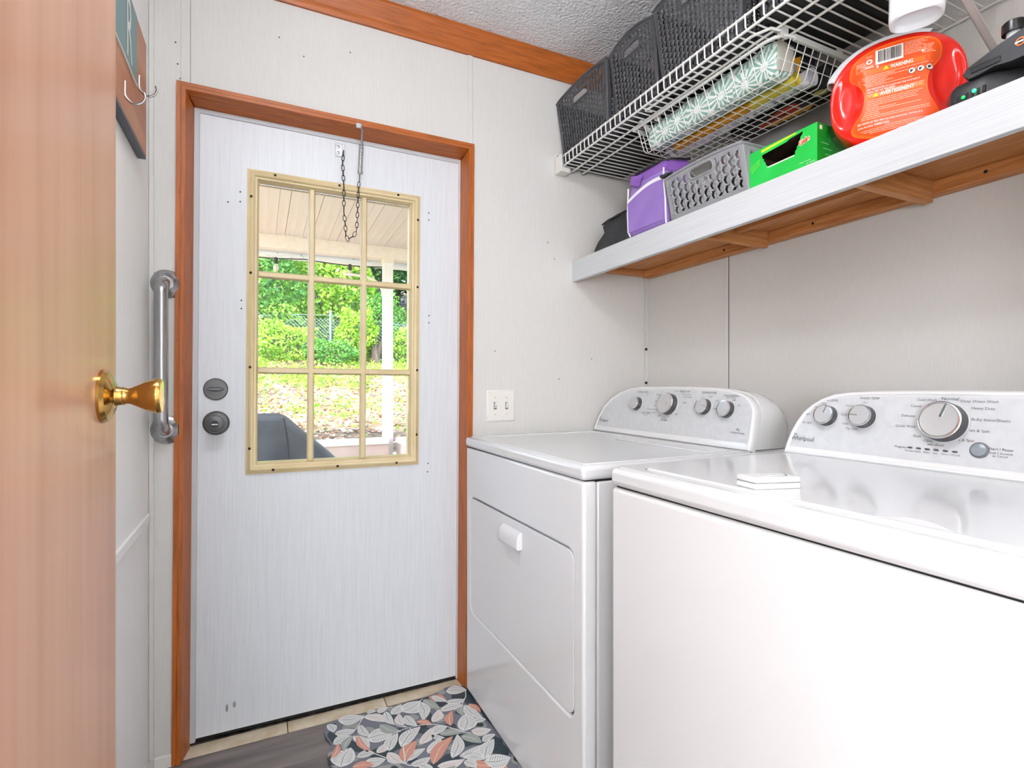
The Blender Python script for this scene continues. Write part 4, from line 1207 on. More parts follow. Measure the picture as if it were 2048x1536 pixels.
am = thing('amber_sleeve', 'upright amber plastic sleeve with a grey label standing in the hanging basket', 'packaging', (1.21, 0.95, 1.86))
MB().prism([(1.186, 0.935, 1.858), (1.252, 0.915, 1.872), (1.254, 0.908, 1.918), (1.240, 0.912, 1.912), (1.19, 0.932, 1.885)], (0.0, 0.010, 0)).build('sleeve', ORA, am)
MB().prism([(1.226, 0.9195, 1.873), (1.242, 0.9145, 1.876), (1.244, 0.9120, 1.902), (1.230, 0.9165, 1.894)], (0, -0.0015, 0)).build('label_patch', mat('label_grey', (150, 146, 140), 0.5), am)
RED = mat('carton_red', (206, 66, 40), 0.45)
sb_ = thing('cleaning_refill_box', 'flat red and orange carton seen from below at the back of the hanging basket', 'box', (1.30, 1.02, 1.824))
B('carton', mat('black_card', (34, 33, 34), 0.5), sb_, 1.283, 1.362, 0.915, 1.16, 1.8255, 1.872, bevel=0.001)
MB().prism([(1.284, 1.00, 1.8253), (1.310, 1.08, 1.8253), (1.330, 1.10, 1.8253), (1.335, 1.03, 1.8253), (1.322, 0.955, 1.8253), (1.284, 0.95, 1.8253)], (0, 0, -0.0006)).build('red_print', RED, sb_)
MB().prism([(1.322, 1.08, 1.8250), (1.345, 1.06, 1.8250), (1.348, 0.95, 1.8250), (1.336, 0.93, 1.8250), (1.324, 0.96, 1.8250)], (0, 0, -0.0005)).build('orange_print', ORA, sb_)
MB().text('Swiffer', 0.028, (1.316, 1.062, 1.8240), (0.0, -1, 0), (-1, 0, 0), sx=1.0).build('lettering', mat('print_black', (22, 22, 24), 0.5), sb_, recalc=False)
bb_ = thing('sponge_pack', 'black carton with a pale yellow picture in the near end of the hanging basket', 'box', (1.32, 0.89, 1.825))
B('carton', mat('black_card', (34, 33, 34), 0.5), bb_, 1.283, 1.365, 0.862, 0.910, 1.8255, 1.885, bevel=0.001)
MB().prism([(1.300 + a, 0.888 + b, 1.8253) for a, b in sellipse(0, 0, 0.014, 0.018, 2.6, 18)], (0, 0, -0.0006)).build('picture', mat('pale_yellow', (206, 190, 110), 0.5), bb_)

# ------------------------------------------------------------------ things on the wooden shelf
# black pouch
bp = thing('black_pouch', 'slumped black fabric pouch at the far end of the wooden shelf', 'bag', (1.19, 1.55, ztop(1.55)))
BLK = mat('black_nylon', (42, 43, 46), 0.55, col2=(30, 31, 34), nscale=20, bump=0.5, bnscale=9, bdist=0.012)
zz = ztop(1.55) + 0.001
ol = [(1.668, 0.0), (1.655, 0.020), (1.632, 0.046), (1.602, 0.066), (1.590, 0.076), (1.594, 0.090), (1.600, 0.106), (1.570, 0.114), (1.520, 0.118), (1.462, 0.118), (1.452, 0.08), (1.450, 0.03), (1.450, 0.0)]
rings = []
for x, ky, kz in ((1.128, 0.90, 0.80), (1.138, 0.97, 0.95), (1.165, 1.0, 1.0), (1.22, 0.99, 1.0), (1.26, 0.9, 0.92), (1.275, 0.8, 0.8)):
    rings.append([(x, 1.555 + (y - 1.555) * ky, zz + z * kz) for y, z in ol])
MB().loft(rings).build('pouch_body', BLK, bp, smooth=True, angle=70)
MB().tube([(1.128, 1.60, zz + 0.093), (1.126, 1.56, zz + 0.100), (1.128, 1.50, zz + 0.100)], 0.003, 6).build('zip', BLK, bp, smooth=True)
B('tag', ORA, bp, 1.150, 1.20, 1.4465, 1.449, zz + 0.02, zz + 0.085)

# purple lunch bag
lb = thing('lunch_bag', 'purple insulated lunch bag with white piping on the wooden shelf', 'bag', (1.19, 1.345, ztop(1.345)))
PUR = mat('purple_nylon', (150, 120, 192), 0.6, col2=(140, 110, 184), nscale=12, bump=0.4, bnscale=14, bdist=0.006)
PUR2 = mat('purple_flap', (138, 92, 178), 0.6, col2=(128, 84, 168), nscale=12)
zz = ztop(1.345) + 0.0008
def bagring(x0, x1, y0, y1, z, dz=0.0, r=0.014):
    return [(a, b, z + dz * (a - x0) / (x1 - x0)) for a, b in rrect(x0, x1, y0, y1, r, 5)]
rings = [bagring(1.130, 1.235, 1.262, 1.425, zz), bagring(1.117, 1.24, 1.252, 1.436, zz + 0.012), bagring(1.115, 1.24, 1.254, 1.437, zz + 0.08), bagring(1.117, 1.24, 1.264, 1.436, zz + 0.135),
         bagring(1.122, 1.238, 1.270, 1.434, zz + 0.165, 0.004), bagring(1.121, 1.238, 1.270, 1.434, zz + 0.172, 0.006)]
MB().loft(rings).build('bag_body', PUR, lb, smooth=True, angle=60)
rings = [bagring(1.120, 1.238, 1.268, 1.435, zz + 0.172, 0.006), bagring(1.122, 1.238, 1.270, 1.434, zz + 0.192, 0.018), bagring(1.134, 1.232, 1.280, 1.426, zz + 0.206, 0.022), bagring(1.150, 1.225, 1.295, 1.412, zz + 0.212, 0.022)]
MB().loft(rings).build('lid_flap', PUR2, lb, smooth=True, angle=70)
MB().tube([(1.124, 1.43, zz + 0.200), (1.126, 1.38, zz + 0.206), (1.130, 1.30, zz + 0.206), (1.15, 1.27, zz + 0.210), (1.23, 1.27, zz + 0.224)], 0.0035, 6).build('zipper', BLK, lb, smooth=True)
WPIPE = mat('white_piping', (236, 236, 238), 0.55)
MB().tube([(1.120, 1.427, zz + 0.003), (1.1165, 1.434, zz + 0.02), (1.1155, 1.4365, zz + 0.08), (1.118, 1.436, zz + 0.165)], 0.0028, 6).build('piping', WPIPE, lb, smooth=True)
MB().tube([(1.121, 1.256, zz + 0.003), (1.1175, 1.2545, zz + 0.02), (1.1165, 1.2555, zz + 0.08), (1.1185, 1.266, zz + 0.135), (1.1235, 1.271, zz + 0.178)], 0.0028, 6).build('piping', WPIPE, lb, smooth=True)
arc = [(1.435 - 0.170 * t, zz + 0.112 + 0.030 * math.sin(PI * min(1, t * 0.62 + 0.02))) for t in [i / 12 for i in range(13)]]
m = MB()
for (y0, z0), (y1, z1) in zip(arc[:-1], arc[1:]):
    m.add([(1.1142, y0, z0), (1.1142, y1, z1), (1.1142, y1, z1 + 0.011), (1.1142, y0, z0 + 0.011)], [(0, 1, 2, 3)])
m.build('pocket_band', WPIPE, lb, solid=0.0016)
m = MB()
m.add([(1.1146, y, z + 0.001) for y, z in arc] + [(1.1148, 1.262, zz + 0.016), (1.1148, 1.430, zz + 0.016)], [tuple(range(len(arc) + 2))])
m.build('front_pocket', PUR, lb, solid=0.0016)
MB().prism([(1.117, 1.418, zz + 0.200), (1.1135, 1.420, zz + 0.172), (1.1125, 1.372, zz + 0.150), (1.115, 1.360, zz + 0.186)], (-0.003, 0, 0)).build('closure_tab', PUR2, lb, bevel=0.001)
MB().tube([(1.130, 1.250, zz + 0.150), (1.118, 1.248, zz + 0.146), (1.110, 1.262, zz + 0.143), (1.112, 1.272, zz + 0.147), (1.14, 1.250, zz + 0.158)], 0.0052, 8).build('strap_loop', BLK, lb, smooth=True)

# odds and ends inside the grey basket
hs = thing('coiled_hose', 'black ribbed hose coiled above the rim of the light grey basket', 'hose', (1.29, 0.99, ztop(1.0) + 0.006))
zh = ztop(1.0) + 0.120
co, rad = [], []
for i in range(120):
    a = PI * 1.15 * i / 119 - 0.25
    co.append((1.27 + 0.01 * math.sin(a), 1.02 - 0.055 * math.cos(a) * -1, zh - 0.030 + 0.060 * math.sin(a)))
    rad.append(0.0145 if i % 4 < 2 else 0.0125)
MB().tube(co, 0.014, 10, radii=rad).build('ribbed_hose', mat('black_rubber', (36, 36, 38), 0.5), hs, smooth=True, angle=30)
MB().tube([co[0], (1.27, 1.075, ztop(1.0) + 0.02)], 0.012, 10).build('hose_tail', mat('black_rubber', (36, 36, 38), 0.5), hs, smooth=True)
lp = thing('leather_strap', 'brown leather strap loop poking out of the light grey basket', 'strap', (1.20, 1.12, ztop(1.1) + 0.006))
MB().tube([(1.19, 1.148, ztop(1.1) + 0.006), (1.19, 1.145, ztop(1.1) + 0.13)] + [(1.19, 1.125 + 0.020 * math.cos(a), ztop(1.1) + 0.135 + 0.026 * math.sin(a)) for a in [PI * i / 8 for i in range(9)]] + [(1.19, 1.105, ztop(1.1) + 0.006)], 0.0035, 8).build('loop', mat('brown_leather', (96, 66, 52), 0.6), lp, smooth=True)
hd = thing('hair_dryer', 'black and white appliance seen through the handle slot of the light grey basket', 'hair dryer', (1.235, 1.06, ztop(1.06) + 0.006))
zq = ztop(1.06) + 0.006
MB().lathe([(0.030, 0), (0.034, 0.03), (0.034, 0.09), (0.026, 0.12)], (1.235, 1.02, zq + 0.036), (0, 1, 0), n=20).build('barrel', mat('black_plastic', (30, 30, 31), 0.4), hd, smooth=True)
B('box_side', PLASTW, hd, 1.18, 1.19, 1.14, 1.20, zq, zq + 0.10)

fc = thing('cloth_filler', 'dark cloth filler added inside the light grey basket to darken its holes', 'cloth', (1.28, 1.1, ztop(1.1) + 0.006))  # unseen filler added so the basket's holes look dark
for k in range(3):
    MB().loft([[(a, b, ztop(1.1) + 0.006 + 0.024 * k + z) for a, b in rrect(1.146 + g, 1.178 - g, 0.985 + g, 1.225 - g, 0.012, 4)] for z, g in ((0, 0.004), (0.006, 0.0), (0.018, 0.0), (0.0238, 0.004))]).build('fold', mat('charcoal_cloth', (58, 56, 58), 0.9), fc, smooth=True)
# green dryer-sheet carton
gx = thing('dryer_sheet_box', 'torn-open bright green carton on the wooden shelf beside the red tub', 'box', (1.2, 0.866, ztop(0.87)))
zz = ztop(0.87) + 0.0006
GRN = mat('carton_green', (24, 190, 74), 0.42, col2=(18, 178, 64), nscale=8)
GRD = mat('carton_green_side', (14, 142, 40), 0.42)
CARD = mat('brown_card', (74, 50, 36), 0.8)
gy0, gy1, gxf, gxb, gh = 0.776, 0.956, 1.125, 1.30, 0.094
hole = [(0.921, 0.074)]
for i in range(7):
    hole.append((0.921 - 0.017 * (i + 0.5) / 7 + (0.0015 if i % 2 else -0.001), 0.074 - 0.034 * (i + 0.5) / 7))
hole += [(0.904, 0.040), (0.832, 0.0415)]
for i in range(9):
    hole.append((0.832 - 0.020 * (i + 0.5) / 9 + (0.0015 if i % 2 else -0.0012), 0.0415 + 0.042 * (i + 0.5) / 9))
hole += [(0.8105, 0.0875), (0.845, 0.0835), (0.852, 0.080), (0.900, 0.076)]
m = MB()
m.plate([(gy0, 0), (gy1, 0), (gy1, gh - 0.003), (gy0, gh)], [hole], ((gxf, 0, zz), (0, 1, 0), (0, 0, 1)), (0.0007, 0, 0))
m.build('front_panel', GRN, gx)
B('end_panel', GRD, gx, gxf + 0.0008, gxb, gy0, gy0 + 0.0007, zz, zz + gh - 0.0005)
B('end_panel', GRN, gx, gxf + 0.0008, gxb, gy1 - 0.0007, gy1, zz, zz + gh - 0.0035)
B('back_panel', GRD, gx, gxb - 0.0007, gxb, gy0 + 0.001, gy1 - 0.001, zz, zz + gh - 0.004)
B('top_panel', GRN, gx, gxf + 0.0008, gxb, gy0 + 0.001, gy1 - 0.001, zz + gh - 0.0045, zz + gh - 0.0038)
B('lining', CARD, gx, gxf + 0.002, gxb - 0.002, gy1 - 0.002, gy1 - 0.0012, zz, zz + gh - 0.006)
B('lining', CARD, gx, gxb - 0.003, gxb - 0.0016, gy0 + 0.002, gy1 - 0.002, zz, zz + gh - 0.006)
B('lining', CARD, gx, gxf + 0.002, gxb - 0.002, gy0 + 0.0012, gy0 + 0.002, zz, zz + gh - 0.006)
B('lining', CARD, gx, gxf + 0.002, gxb - 0.002, gy0 + 0.002, gy1 - 0.002, zz + gh - 0.006, zz + gh - 0.0052)
B('bottom_panel', CARD, gx, gxf + 0.002, gxb - 0.002, gy0 + 0.002, gy1 - 0.002, zz, zz + 0.0008)
MB().prism([(gxf - 0.0003, 0.921, zz + 0.0865), (gxf - 0.0003, 0.921, zz + 0.080), (gxf - 0.0003, 0.824, zz + 0.0895), (gxf - 0.0003, 0.83, zz + 0.092)], (-0.0004, 0, 0)).build('yellow_stripe', mat('stripe_yellow', (214, 222, 30), 0.4), gx)
MB().prism([(gxf - 0.0004, 0.904, zz + 0.0372), (gxf - 0.0004, 0.832, zz + 0.0387), (gxf - 0.0004, 0.832, zz + 0.0417), (gxf - 0.0004, 0.904, zz + 0.0402)], (0.002, 0, 0)).build('torn_edge', PLASTW, gx)
for i in range(3):
    y0 = 0.955 - 0.003 * i
    MB().tube([(gxf - 0.0003, y0, zz + 0.052 - i * 0.006), (gxf - 0.0003, y0 - 0.030 + 0.004 * i, zz + 0.066 - i * 0.005)], 0.0006, 4).build('swoosh', mat('stripe_lime', (150, 226, 60), 0.4), gx)
MB().tube([(gxf - 0.0002, 0.904, zz + 0.038), (gxf - 0.0002, 0.912, zz + 0.004)], 0.0005, 4).build('crease', GRD, gx)
an = math.radians(13)
xd, yd = Vector((0, -math.cos(an), math.sin(an))), Vector((0, math.sin(an) * 0.6, math.cos(an)))
MB().text('Gain', 0.0165, (gxf - 0.0004, 0.8195, zz + 0.0565), xd, yd, sx=0.86, bold=0.0016).build('logo_outline', mat('logo_cream', (246, 240, 206), 0.4), gx, recalc=False)
MB().text('Gain', 0.0165, (gxf - 0.0009, 0.8195, zz + 0.0565), xd, yd, sx=0.86, bold=0.0003).build('logo_letters', mat('logo_red', (214, 50, 36), 0.4), gx, recalc=False)
MB().text('dryer sheets', 0.0042, (gxf - 0.0004, 0.819, zz + 0.0150), (0, -1, 0), (0, 0, 1), sx=1.3).build('small_print', PLASTW, gx, recalc=False)
MB().text('160 SHEETS', 0.0040, (gxf - 0.0004, 0.803, zz + 0.0085), (0, -1, 0), (0, 0, 1), sx=1.1).build('small_print', PLASTW, gx, recalc=False)
m = MB()
ring = sellipse(0, 0, 0.0045, 0.0045, 2, 20)
ri_ = sellipse(0, 0, 0.0038, 0.0038, 2, 20)
m.add([(1.168 + a, gy0 - 0.0003, zz + 0.060 + b) for a, b in ring + ri_], [(i, (i + 1) % 20, 20 + (i + 1) % 20, 20 + i) for i in range(20)])
m.build('end_emblem', mat('print_pale_green', (120, 196, 130), 0.5), gx, recalc=False)
for i in range(3):
    MB().box(1.14 + 0.006 * i, 1.165 + 0.012 * i, gy0 - 0.0004, gy0 - 0.0001, zz + 0.05 - 0.012 * i, zz + 0.0516 - 0.012 * i).build('end_print', mat('print_pale_green', (120, 196, 130), 0.5), gx)
B('end_sticker', PLASTW, gx, 1.1335, 1.1415, gy0 - 0.0004, gy0 - 0.0001, zz + 0.080, zz + 0.089)

# ------------------------------------------------------------------ red detergent tub
tb = thing('detergent_tub', 'big glossy red tub with an orange warning label on the wooden shelf', 'tub', (1.2, 0.65, ztop(0.64)))
TRED = mat('tub_red', (232, 28, 12), 0.22, coat=0.5)
TORA = mat('label_orange', (240, 84, 14), 0.4)
TORB = mat('label_orange_band', (250, 112, 22), 0.4)
zt0 = ztop(0.64) + 0.0006
a_ = Vector((0.51, -0.86, 0)).normalized()       # along the tub's face, towards the viewer's right
n_ = Vector((-0.86, -0.51, 0)).normalized()      # out of the face
Ot = Vector((1.182, 0.646, zt0 + 0.1165))        # middle of the tub's front
HW, HH = 0.1135, 0.1160
def tub_out(th):
    """outline radius point (p along the face, q up)"""
    c, s = math.cos(th), math.sin(th)
    p = HW * math.copysign(abs(c) ** 0.92, c)
    if s >= 0:
        q = 0.103 * abs(s) ** 0.86
    else:
        q = -HH * min(1.0, abs(s) ** 0.72 * 1.06)
    if s < -0.25:
        p *= 1 - 0.16 * ((-s - 0.25) / 0.75) ** 1.5
    return p, q
def bulge(p, q):
    """how far the face stands out at (p, q)"""
    th = math.atan2(q / HH, p / HW)
    op, oq = tub_out(th)
    r = min(1.0, math.hypot(p, q) / max(1e-6, math.hypot(op, oq)))
    o = 0.030 * (1 - r ** 5)
    for sg in (-1, 1):
        d = ((p - sg * 0.0835) / 0.0245) ** 2 + ((q + 0.006) / 0.056) ** 2
        o -= 0.026 * math.exp(-d ** 2.2)
    return o
def tpt(p, q, o=0.0):
    return Ot + a_ * p + Vector((0, 0, q)) + n_ * (bulge(p, q) + o)
NT, NR = 144, 40
m = MB()
m.v.append(tuple(tpt(0, 0)))
for j in range(1, NR + 1):
    f_ = (j / NR) ** 0.8
    for i in range(NT):
        op, oq = tub_out(2 * PI * i / NT)
        m.v.append(tuple(tpt(op * f_, oq * f_)))
for i in range(NT):
    m.f.append((0, 1 + i, 1 + (i + 1) % NT))
for j in range(NR - 1):
    for i in range(NT):
        m.f.append((1 + j * NT + i, 1 + (j + 1) * NT + i, 1 + (j + 1) * NT + (i + 1) % NT, 1 + j * NT + (i + 1) % NT))
lastk = 1 + (NR - 1) * NT
for dd_, kk in ((-0.012, 1.02), (-0.026, 1.02), (-0.050, 1.00), (-0.066, 0.93), (-0.072, 0.80)):
    k0 = len(m.v)
    for i in range(NT):
        op, oq = tub_out(2 * PI * i / NT)
        m.v.append(tuple(Ot + a_ * (op * kk) + Vector((0, 0, max(oq * (kk if oq > 0 else 1.0), -HH))) + n_ * dd_))
    for i in range(NT):
        m.f.append((lastk + i, k0 + i, k0 + (i + 1) % NT, lastk + (i + 1) % NT))
    lastk = k0
m.f.append(tuple(range(lastk, lastk + NT)))
m.m = [0] * len(m.f)
m.build('tub_body', TRED, tb, smooth=True, angle=70)
# lid: pale band over the top of the tub
LIDG = mat('lid_grey', (212, 216, 220), 0.35)
m = MB()
rings = []
for dd_, g in ((-0.018, 0.0), (-0.018, 0.010), (-0.024, 0.018), (-0.052, 0.020), (-0.060, 0.010), (-0.060, -0.002)):
    rg = []
    for i in range(40):
        th = math.radians(64 + 92 * i / 39)
        op, oq = tub_out(th)
        l = math.hypot(op, oq)
        rg.append(Ot + a_ * (op * (1.0 + g / l)) + Vector((0, 0, oq * (1.0 + g / l))) + n_ * dd_)
    rings.append(rg)
v = [p for r in rings for p in r]
f = [(k * 40 + i, k * 40 + i + 1, (k + 1) * 40 + i + 1, (k + 1) * 40 + i) for k in range(5) for i in range(39)]
m.add(v, f)
m.build('lid', LIDG, tb, smooth=True, angle=35, solid=0.003)
# label
ctrl = [(-0.074, 0.060), (-0.082, 0.046), (-0.081, 0.030), (-0.070, 0.018), (-0.060, 0.000), (-0.056, -0.020), (-0.060, -0.045), (-0.074, -0.064), (-0.080, -0.076), (-0.072, -0.088), (-0.040, -0.099), (0.0, -0.103), (0.040, -0.102),
        (0.064, -0.095), (0.074, -0.080), (0.066, -0.062), (0.055, -0.040), (0.052, -0.018), (0.056, 0.002), (0.068, 0.020), (0.076, 0.034), (0.076, 0.052), (0.062, 0.070), (0.030, 0.080), (-0.010, 0.081), (-0.048, 0.074)]
def smooth_loop(pts, n=4):
    out, m_ = [], len(pts)
    for i in range(m_):
        p0, p1, p2, p3 = (pts[(i + k) % m_] for k in (-1, 0, 1, 2))
        for j in range(n):
            t = j / n
            out.append(tuple(0.5 * (2 * b + (c - a) * t + (2 * a - 5 * b + 4 * c - d) * t * t + (3 * b - a - 3 * c + d) * t ** 3) for a, b, c, d in zip(p0, p1, p2, p3)))
    return out
ctrl = smooth_loop([(p * 0.93, q) for p, q in ctrl])
def label_mesh(scale, off):
    m = MB()
    c = (-0.002, -0.012)
    K = 22
    m.v.append(tuple(tpt(c[0], c[1], off)))
    nn = len(ctrl)
    for j in range(1, K + 1):
        for (p, q) in ctrl:
            m.v.append(tuple(tpt(c[0] + (p - c[0]) * scale * j / K, c[1] + (q - c[1]) * scale * j / K, off)))
    for i in range(nn):
        m.f.append((0, 1 + i, 1 + (i + 1) % nn))
    for j in range(K - 1):
        for i in range(nn):
            m.f.append((1 + j * nn + i, 1 + (j + 1) * nn + i, 1 + (j + 1) * nn + (i + 1) % nn, 1 + j * nn + (i + 1) % nn))
    m.m = [0] * len(m.f)
    return m
label_mesh(1.03, 0.0008).build('label_border', TORB, tb, smooth=True)
label_mesh(0.985, 0.0014).build('label', TORA, tb, smooth=True)
def lstrip(m, p0, p1, q, h, off=0.0018, mi=0, seg=8):
    for k in range(seg):
        a, b = p0 + (p1 - p0) * k / seg, p0 + (p1 - p0) * (k + 1) / seg
        m.add([tpt(a, q, off), tpt(b, q, off), tpt(b, q + h, off), tpt(a, q + h, off)], [(0, 1, 2, 3)], mi)
mb = MB()
for q in (0.0245, -0.0255):
    lstrip(mb, -0.060 if q > 0 else -0.049, 0.062 if q > 0 else 0.046, q, 0.0105, 0.0015, seg=14)
mb.build('heading_bands', TORB, tb)['kind'] = 'stuff'
WHT = mat('label_white', (250, 244, 238), 0.5)
def ltext(s, size, p, q, sx=1.0, align='LEFT', bold=0.0):
    return MB().text(s, size, (0, 0, 0), (1, 0, 0), (0, 1, 0), sx=sx, align=align, bold=bold, fn=lambda x, y: tpt(p + x, q + y, 0.0022))
ltext('WARNING', 0.0105, -0.009, 0.0265, sx=0.72, bold=0.0003).build('heading_text', WHT, tb, recalc=False)
ltext('AVERTISSEMENT', 0.0105, -0.026, -0.0235, sx=0.72, bold=0.0003).build('heading_text', WHT, tb, recalc=False)
lines = [('MAY IRRITATE EYES. Do not get in eyes. Keep out of reach of', -0.048, -0.0085), ('children. FIRST AID TREATMENT:', -0.048, -0.0140), ('PEUT IRRITER LES YEUX. Eviter tout contact avec les yeux. Tenir hors de la', -0.065, -0.0735), ('portee des enfants. PREMIERS SOINS:', -0.064, -0.0800)]
for s, p, q in lines:
    ltext(s, 0.0052, p, q, sx=0.64 if p > -0.06 else 0.66, bold=0.00008).build('warning_text', WHT, tb, recalc=False)
mp_ = MB()
rg = random.Random(5)
def fine(p0, p1, q):
    p0, p1 = p0 * 0.88, p1 * 0.9
    p = p0
    while p < p1 - 0.002:
        l = rg.uniform(0.003, 0.010)
        lstrip(mp_, p, min(p + l, p1), q, 0.0011, 0.0019, seg=1)
        p += l + 0.0009
for i, (a, b) in enumerate(((-0.072, 0.066), (-0.072, 0.0), (-0.070, 0.045), (-0.068, -0.016), (-0.063, -0.018), (-0.060, -0.005), (-0.057, -0.02), (-0.056, 0.03))):
    fine(a, b, 0.0205 - 0.0031 * i)
for i, (a, b) in enumerate(((-0.02, 0.050), (-0.054, 0.049), (-0.053, 0.047))):
    fine(a, b, -0.0150 - 0.0029 * i)
for i, (a, b) in enumerate(((-0.055, 0.049), (-0.055, 0.040), (-0.056, 0.036), (-0.056, 0.04), (-0.057, -0.03), (-0.057, 0.0), (-0.059, 0.044), (-0.061, -0.032), (-0.063, -0.03), (-0.066, 0.062), (-0.067, 0.06))):
    fine(a, b, -0.0295 - 0.0036 * i)
for i, (a, b) in enumerate(((-0.02, 0.068), (-0.068, 0.066), (-0.062, 0.060), (-0.05, 0.03))):
    fine(a, b, -0.0830 - 0.0031 * i)
for i in range(9):
    fine(0.016, 0.016 + rg.uniform(0.025, 0.045), 0.0715 - 0.0032 * i)
for i in range(6):
    fine(0.050, 0.050 + rg.uniform(0.012, 0.022), 0.0560 - 0.0032 * i)
for i in range(6):
    fine(-0.076, -0.076 + rg.uniform(0.012, 0.022), 0.0520 - 0.0030 * i)
fp = mp_.build('fine_print', mat('fine_print_tint', (252, 206, 176), 0.5), tb, recalc=False)
fp['kind'] = 'stuff'
# barcode, recycling panel, triangles, pictograms
m = MB()
for k in range(10):
    a, b = -0.034 + 0.046 * k / 10, -0.034 + 0.046 * (k + 1) / 10
    m.add([tpt(a, 0.0400, 0.0032), tpt(b, 0.0400, 0.0032), tpt(b, 0.0720, 0.0032), tpt(a, 0.0720, 0.0032)], [(0, 1, 2, 3)], 0)
x = -0.0295
while x < 0.0075:
    wd = rg.choice((0.0005, 0.0009, 0.0014))
    m.add([tpt(x, 0.0445, 0.0038), tpt(x + wd, 0.0445, 0.0038), tpt(x + wd, 0.0695, 0.0038), tpt(x, 0.0695, 0.0038)], [(0, 1, 2, 3)], 1)
    x += wd + rg.choice((0.0006, 0.0009, 0.0013))
bc = m.build('barcode', [WHT, mat('bar_black', (46, 50, 52), 0.5)], tb, recalc=False)
m = MB()
for a, b, c_, d_, mi in ((-0.052, -0.037, 0.0385, 0.0405, 0), (-0.052, -0.037, 0.0422, 0.0430, 1), (-0.050, -0.039, 0.0610, 0.0618, 1), (-0.050, -0.039, 0.0640, 0.0648, 1)):
    m.add([tpt(a, c_, 0.0021), tpt(b, c_, 0.0021), tpt(b, d_, 0.0021), tpt(a, d_, 0.0021)], [(0, 1, 2, 3)], mi)
rc = sellipse(-0.0445, 0.0515, 0.0055, 0.0055, 2, 18)
r2 = sellipse(-0.0445, 0.0515, 0.0028, 0.0028, 2, 18)
m.add([tpt(a, b, 0.0022) for a, b in rc + r2], [(i, (i + 1) % 18, 18 + (i + 1) % 18, 18 + i) for i in range(18)], 0)
m.build('recycling_mark', [WHT, mat('fine_print_tint', (252, 206, 176), 0.5)], tb, recalc=False)
YTRI = mat('warning_yellow', (248, 214, 30), 0.4)
for (p, q) in ((-0.0165, 0.0265), (-0.034, -0.0235)):
    MB().add([tpt(p - 0.0052, q, 0.0023), tpt(p + 0.0052, q, 0.0023), tpt(p, q + 0.0085, 0.0023)], [(0, 1, 2)]).build('warning_triangle', YTRI, tb, recalc=False)
for p in (0.0255, 0.0395, 0.0535):
    q = 0.0105
    m = MB()
    for r_, mi, off in ((0.0060, 1, 0.0021), (0.0053, 0, 0.0024)):
        m.add([tpt(p + a, q + b, off) for a, b in sellipse(0, 0, r_, r_, 2, 20)], [tuple(range(20))], mi)
    m.add([tpt(p + a, q + b, 0.0027) for a, b in ((-0.0035, -0.0028), (-0.0028, -0.0035), (0.0035, 0.0028), (0.0028, 0.0035))], [(0, 1, 2, 3)], 1)
    m.add([tpt(p - 0.001 + a, q + b, 0.0026) for a, b in sellipse(0, 0, 0.0022, 0.0026, 2, 10)], [tuple(range(10))], 1)
    m.build('pictogram', [WHT, mat('bar_black', (46, 50, 52), 0.5)], tb, recalc=False)
for (p, q) in ((-0.0305, 0.0335), (0.0425, 0.0415)):
    MB().add([tpt(p + a, q + b, 0.0023) for a, b in ((-0.0009, 0), (0.0009, 0), (0.0009, 0.003), (0.0028, 0.003), (0, 0.0062), (-0.0028, 0.003), (-0.0009, 0.003))], [tuple(range(7))]).build('arrow', WHT, tb, recalc=False)
MB().add([tpt(0.026 + a, -0.0975 + b, 0.0023) for a, b in ((0, 0), (0.0065, 0), (0.0065, 0.0055), (0, 0.0055))], [(0, 1, 2, 3)]).build('seal', WHT, tb, recalc=False)

# ------------------------------------------------------------------ spray bottle hooked on the wire shelf's lip
sp_ = thing('spray_bottle', 'white spray bottle hooked on the wire shelf in front of the red tub', 'bottle', (1.05, 0.53, 1.70))
bd = Vector((0.48, -0.88, 0)).normalized()
bn = Vector((0.88, 0.48, 0)).normalized()
Ob = Vector((1.020, 0.524, 1.7045))
bz = (Vector((0, 0, 1)) * math.cos(0.2) + bn * math.sin(0.2)).normalized()
bn = bd.cross(bz).normalized() * (1 if bd.cross(bz).dot(bn) > 0 else -1)
BW = mat('bottle_white', (240, 242, 246), 0.25, coat=0.3)
def bring(ax, ay, z, p=3.0, sh=0.0):
    return [Ob + bd * (a + sh) + bn * b + bz * z for a, b in sellipse(0, 0, ax, ay, p, 40)]
rings = [bring(0.020, 0.012, 0.007), bring(0.029, 0.018, 0.006), bring(0.0315, 0.020, 0.001), bring(0.034, 0.0225, 0.0), bring(0.0385, 0.0265, 0.005), bring(0.0395, 0.0275, 0.014), bring(0.039, 0.027, 0.030), bring(0.038, 0.0265, 0.09), bring(0.036, 0.025, 0.125), bring(0.030, 0.021, 0.150), bring(0.018, 0.016, 0.168, 2), bring(0.014, 0.014, 0.185, 2)]
MB().loft(rings).build('bottle_body', BW, sp_, smooth=True, angle=70)
rings = [bring(0.016, 0.016, 0.182, 2), bring(0.016, 0.016, 0.205, 2)]
MB().loft(rings).build('collar', YEL, sp_, smooth=True)
m = MB()
c = Ob + bz * 0.205
hd_ = [(-0.050, 0.030), (-0.048, 0.044), (0.030, 0.050), (0.044, 0.040), (0.040, 0.022), (0.014, 0.0), (-0.014, 0.0), (-0.018, 0.022)]
m.prism([c - bn * 0.012 + bd * a + bz * b for a, b in hd_], bn * 0.024)
m.build('spray_head', BW, sp_, bevel=0.004)
m = MB()
m.tube([c + bd * -0.030 + bz * (0.026), c + bd * -0.038 + bz * (0.006), c + bd * -0.034 + bz * (-0.018), c + bd * -0.042 + bz * (-0.034)], 0.0045, 8)
m.build('trigger', YEL, sp_, smooth=True)
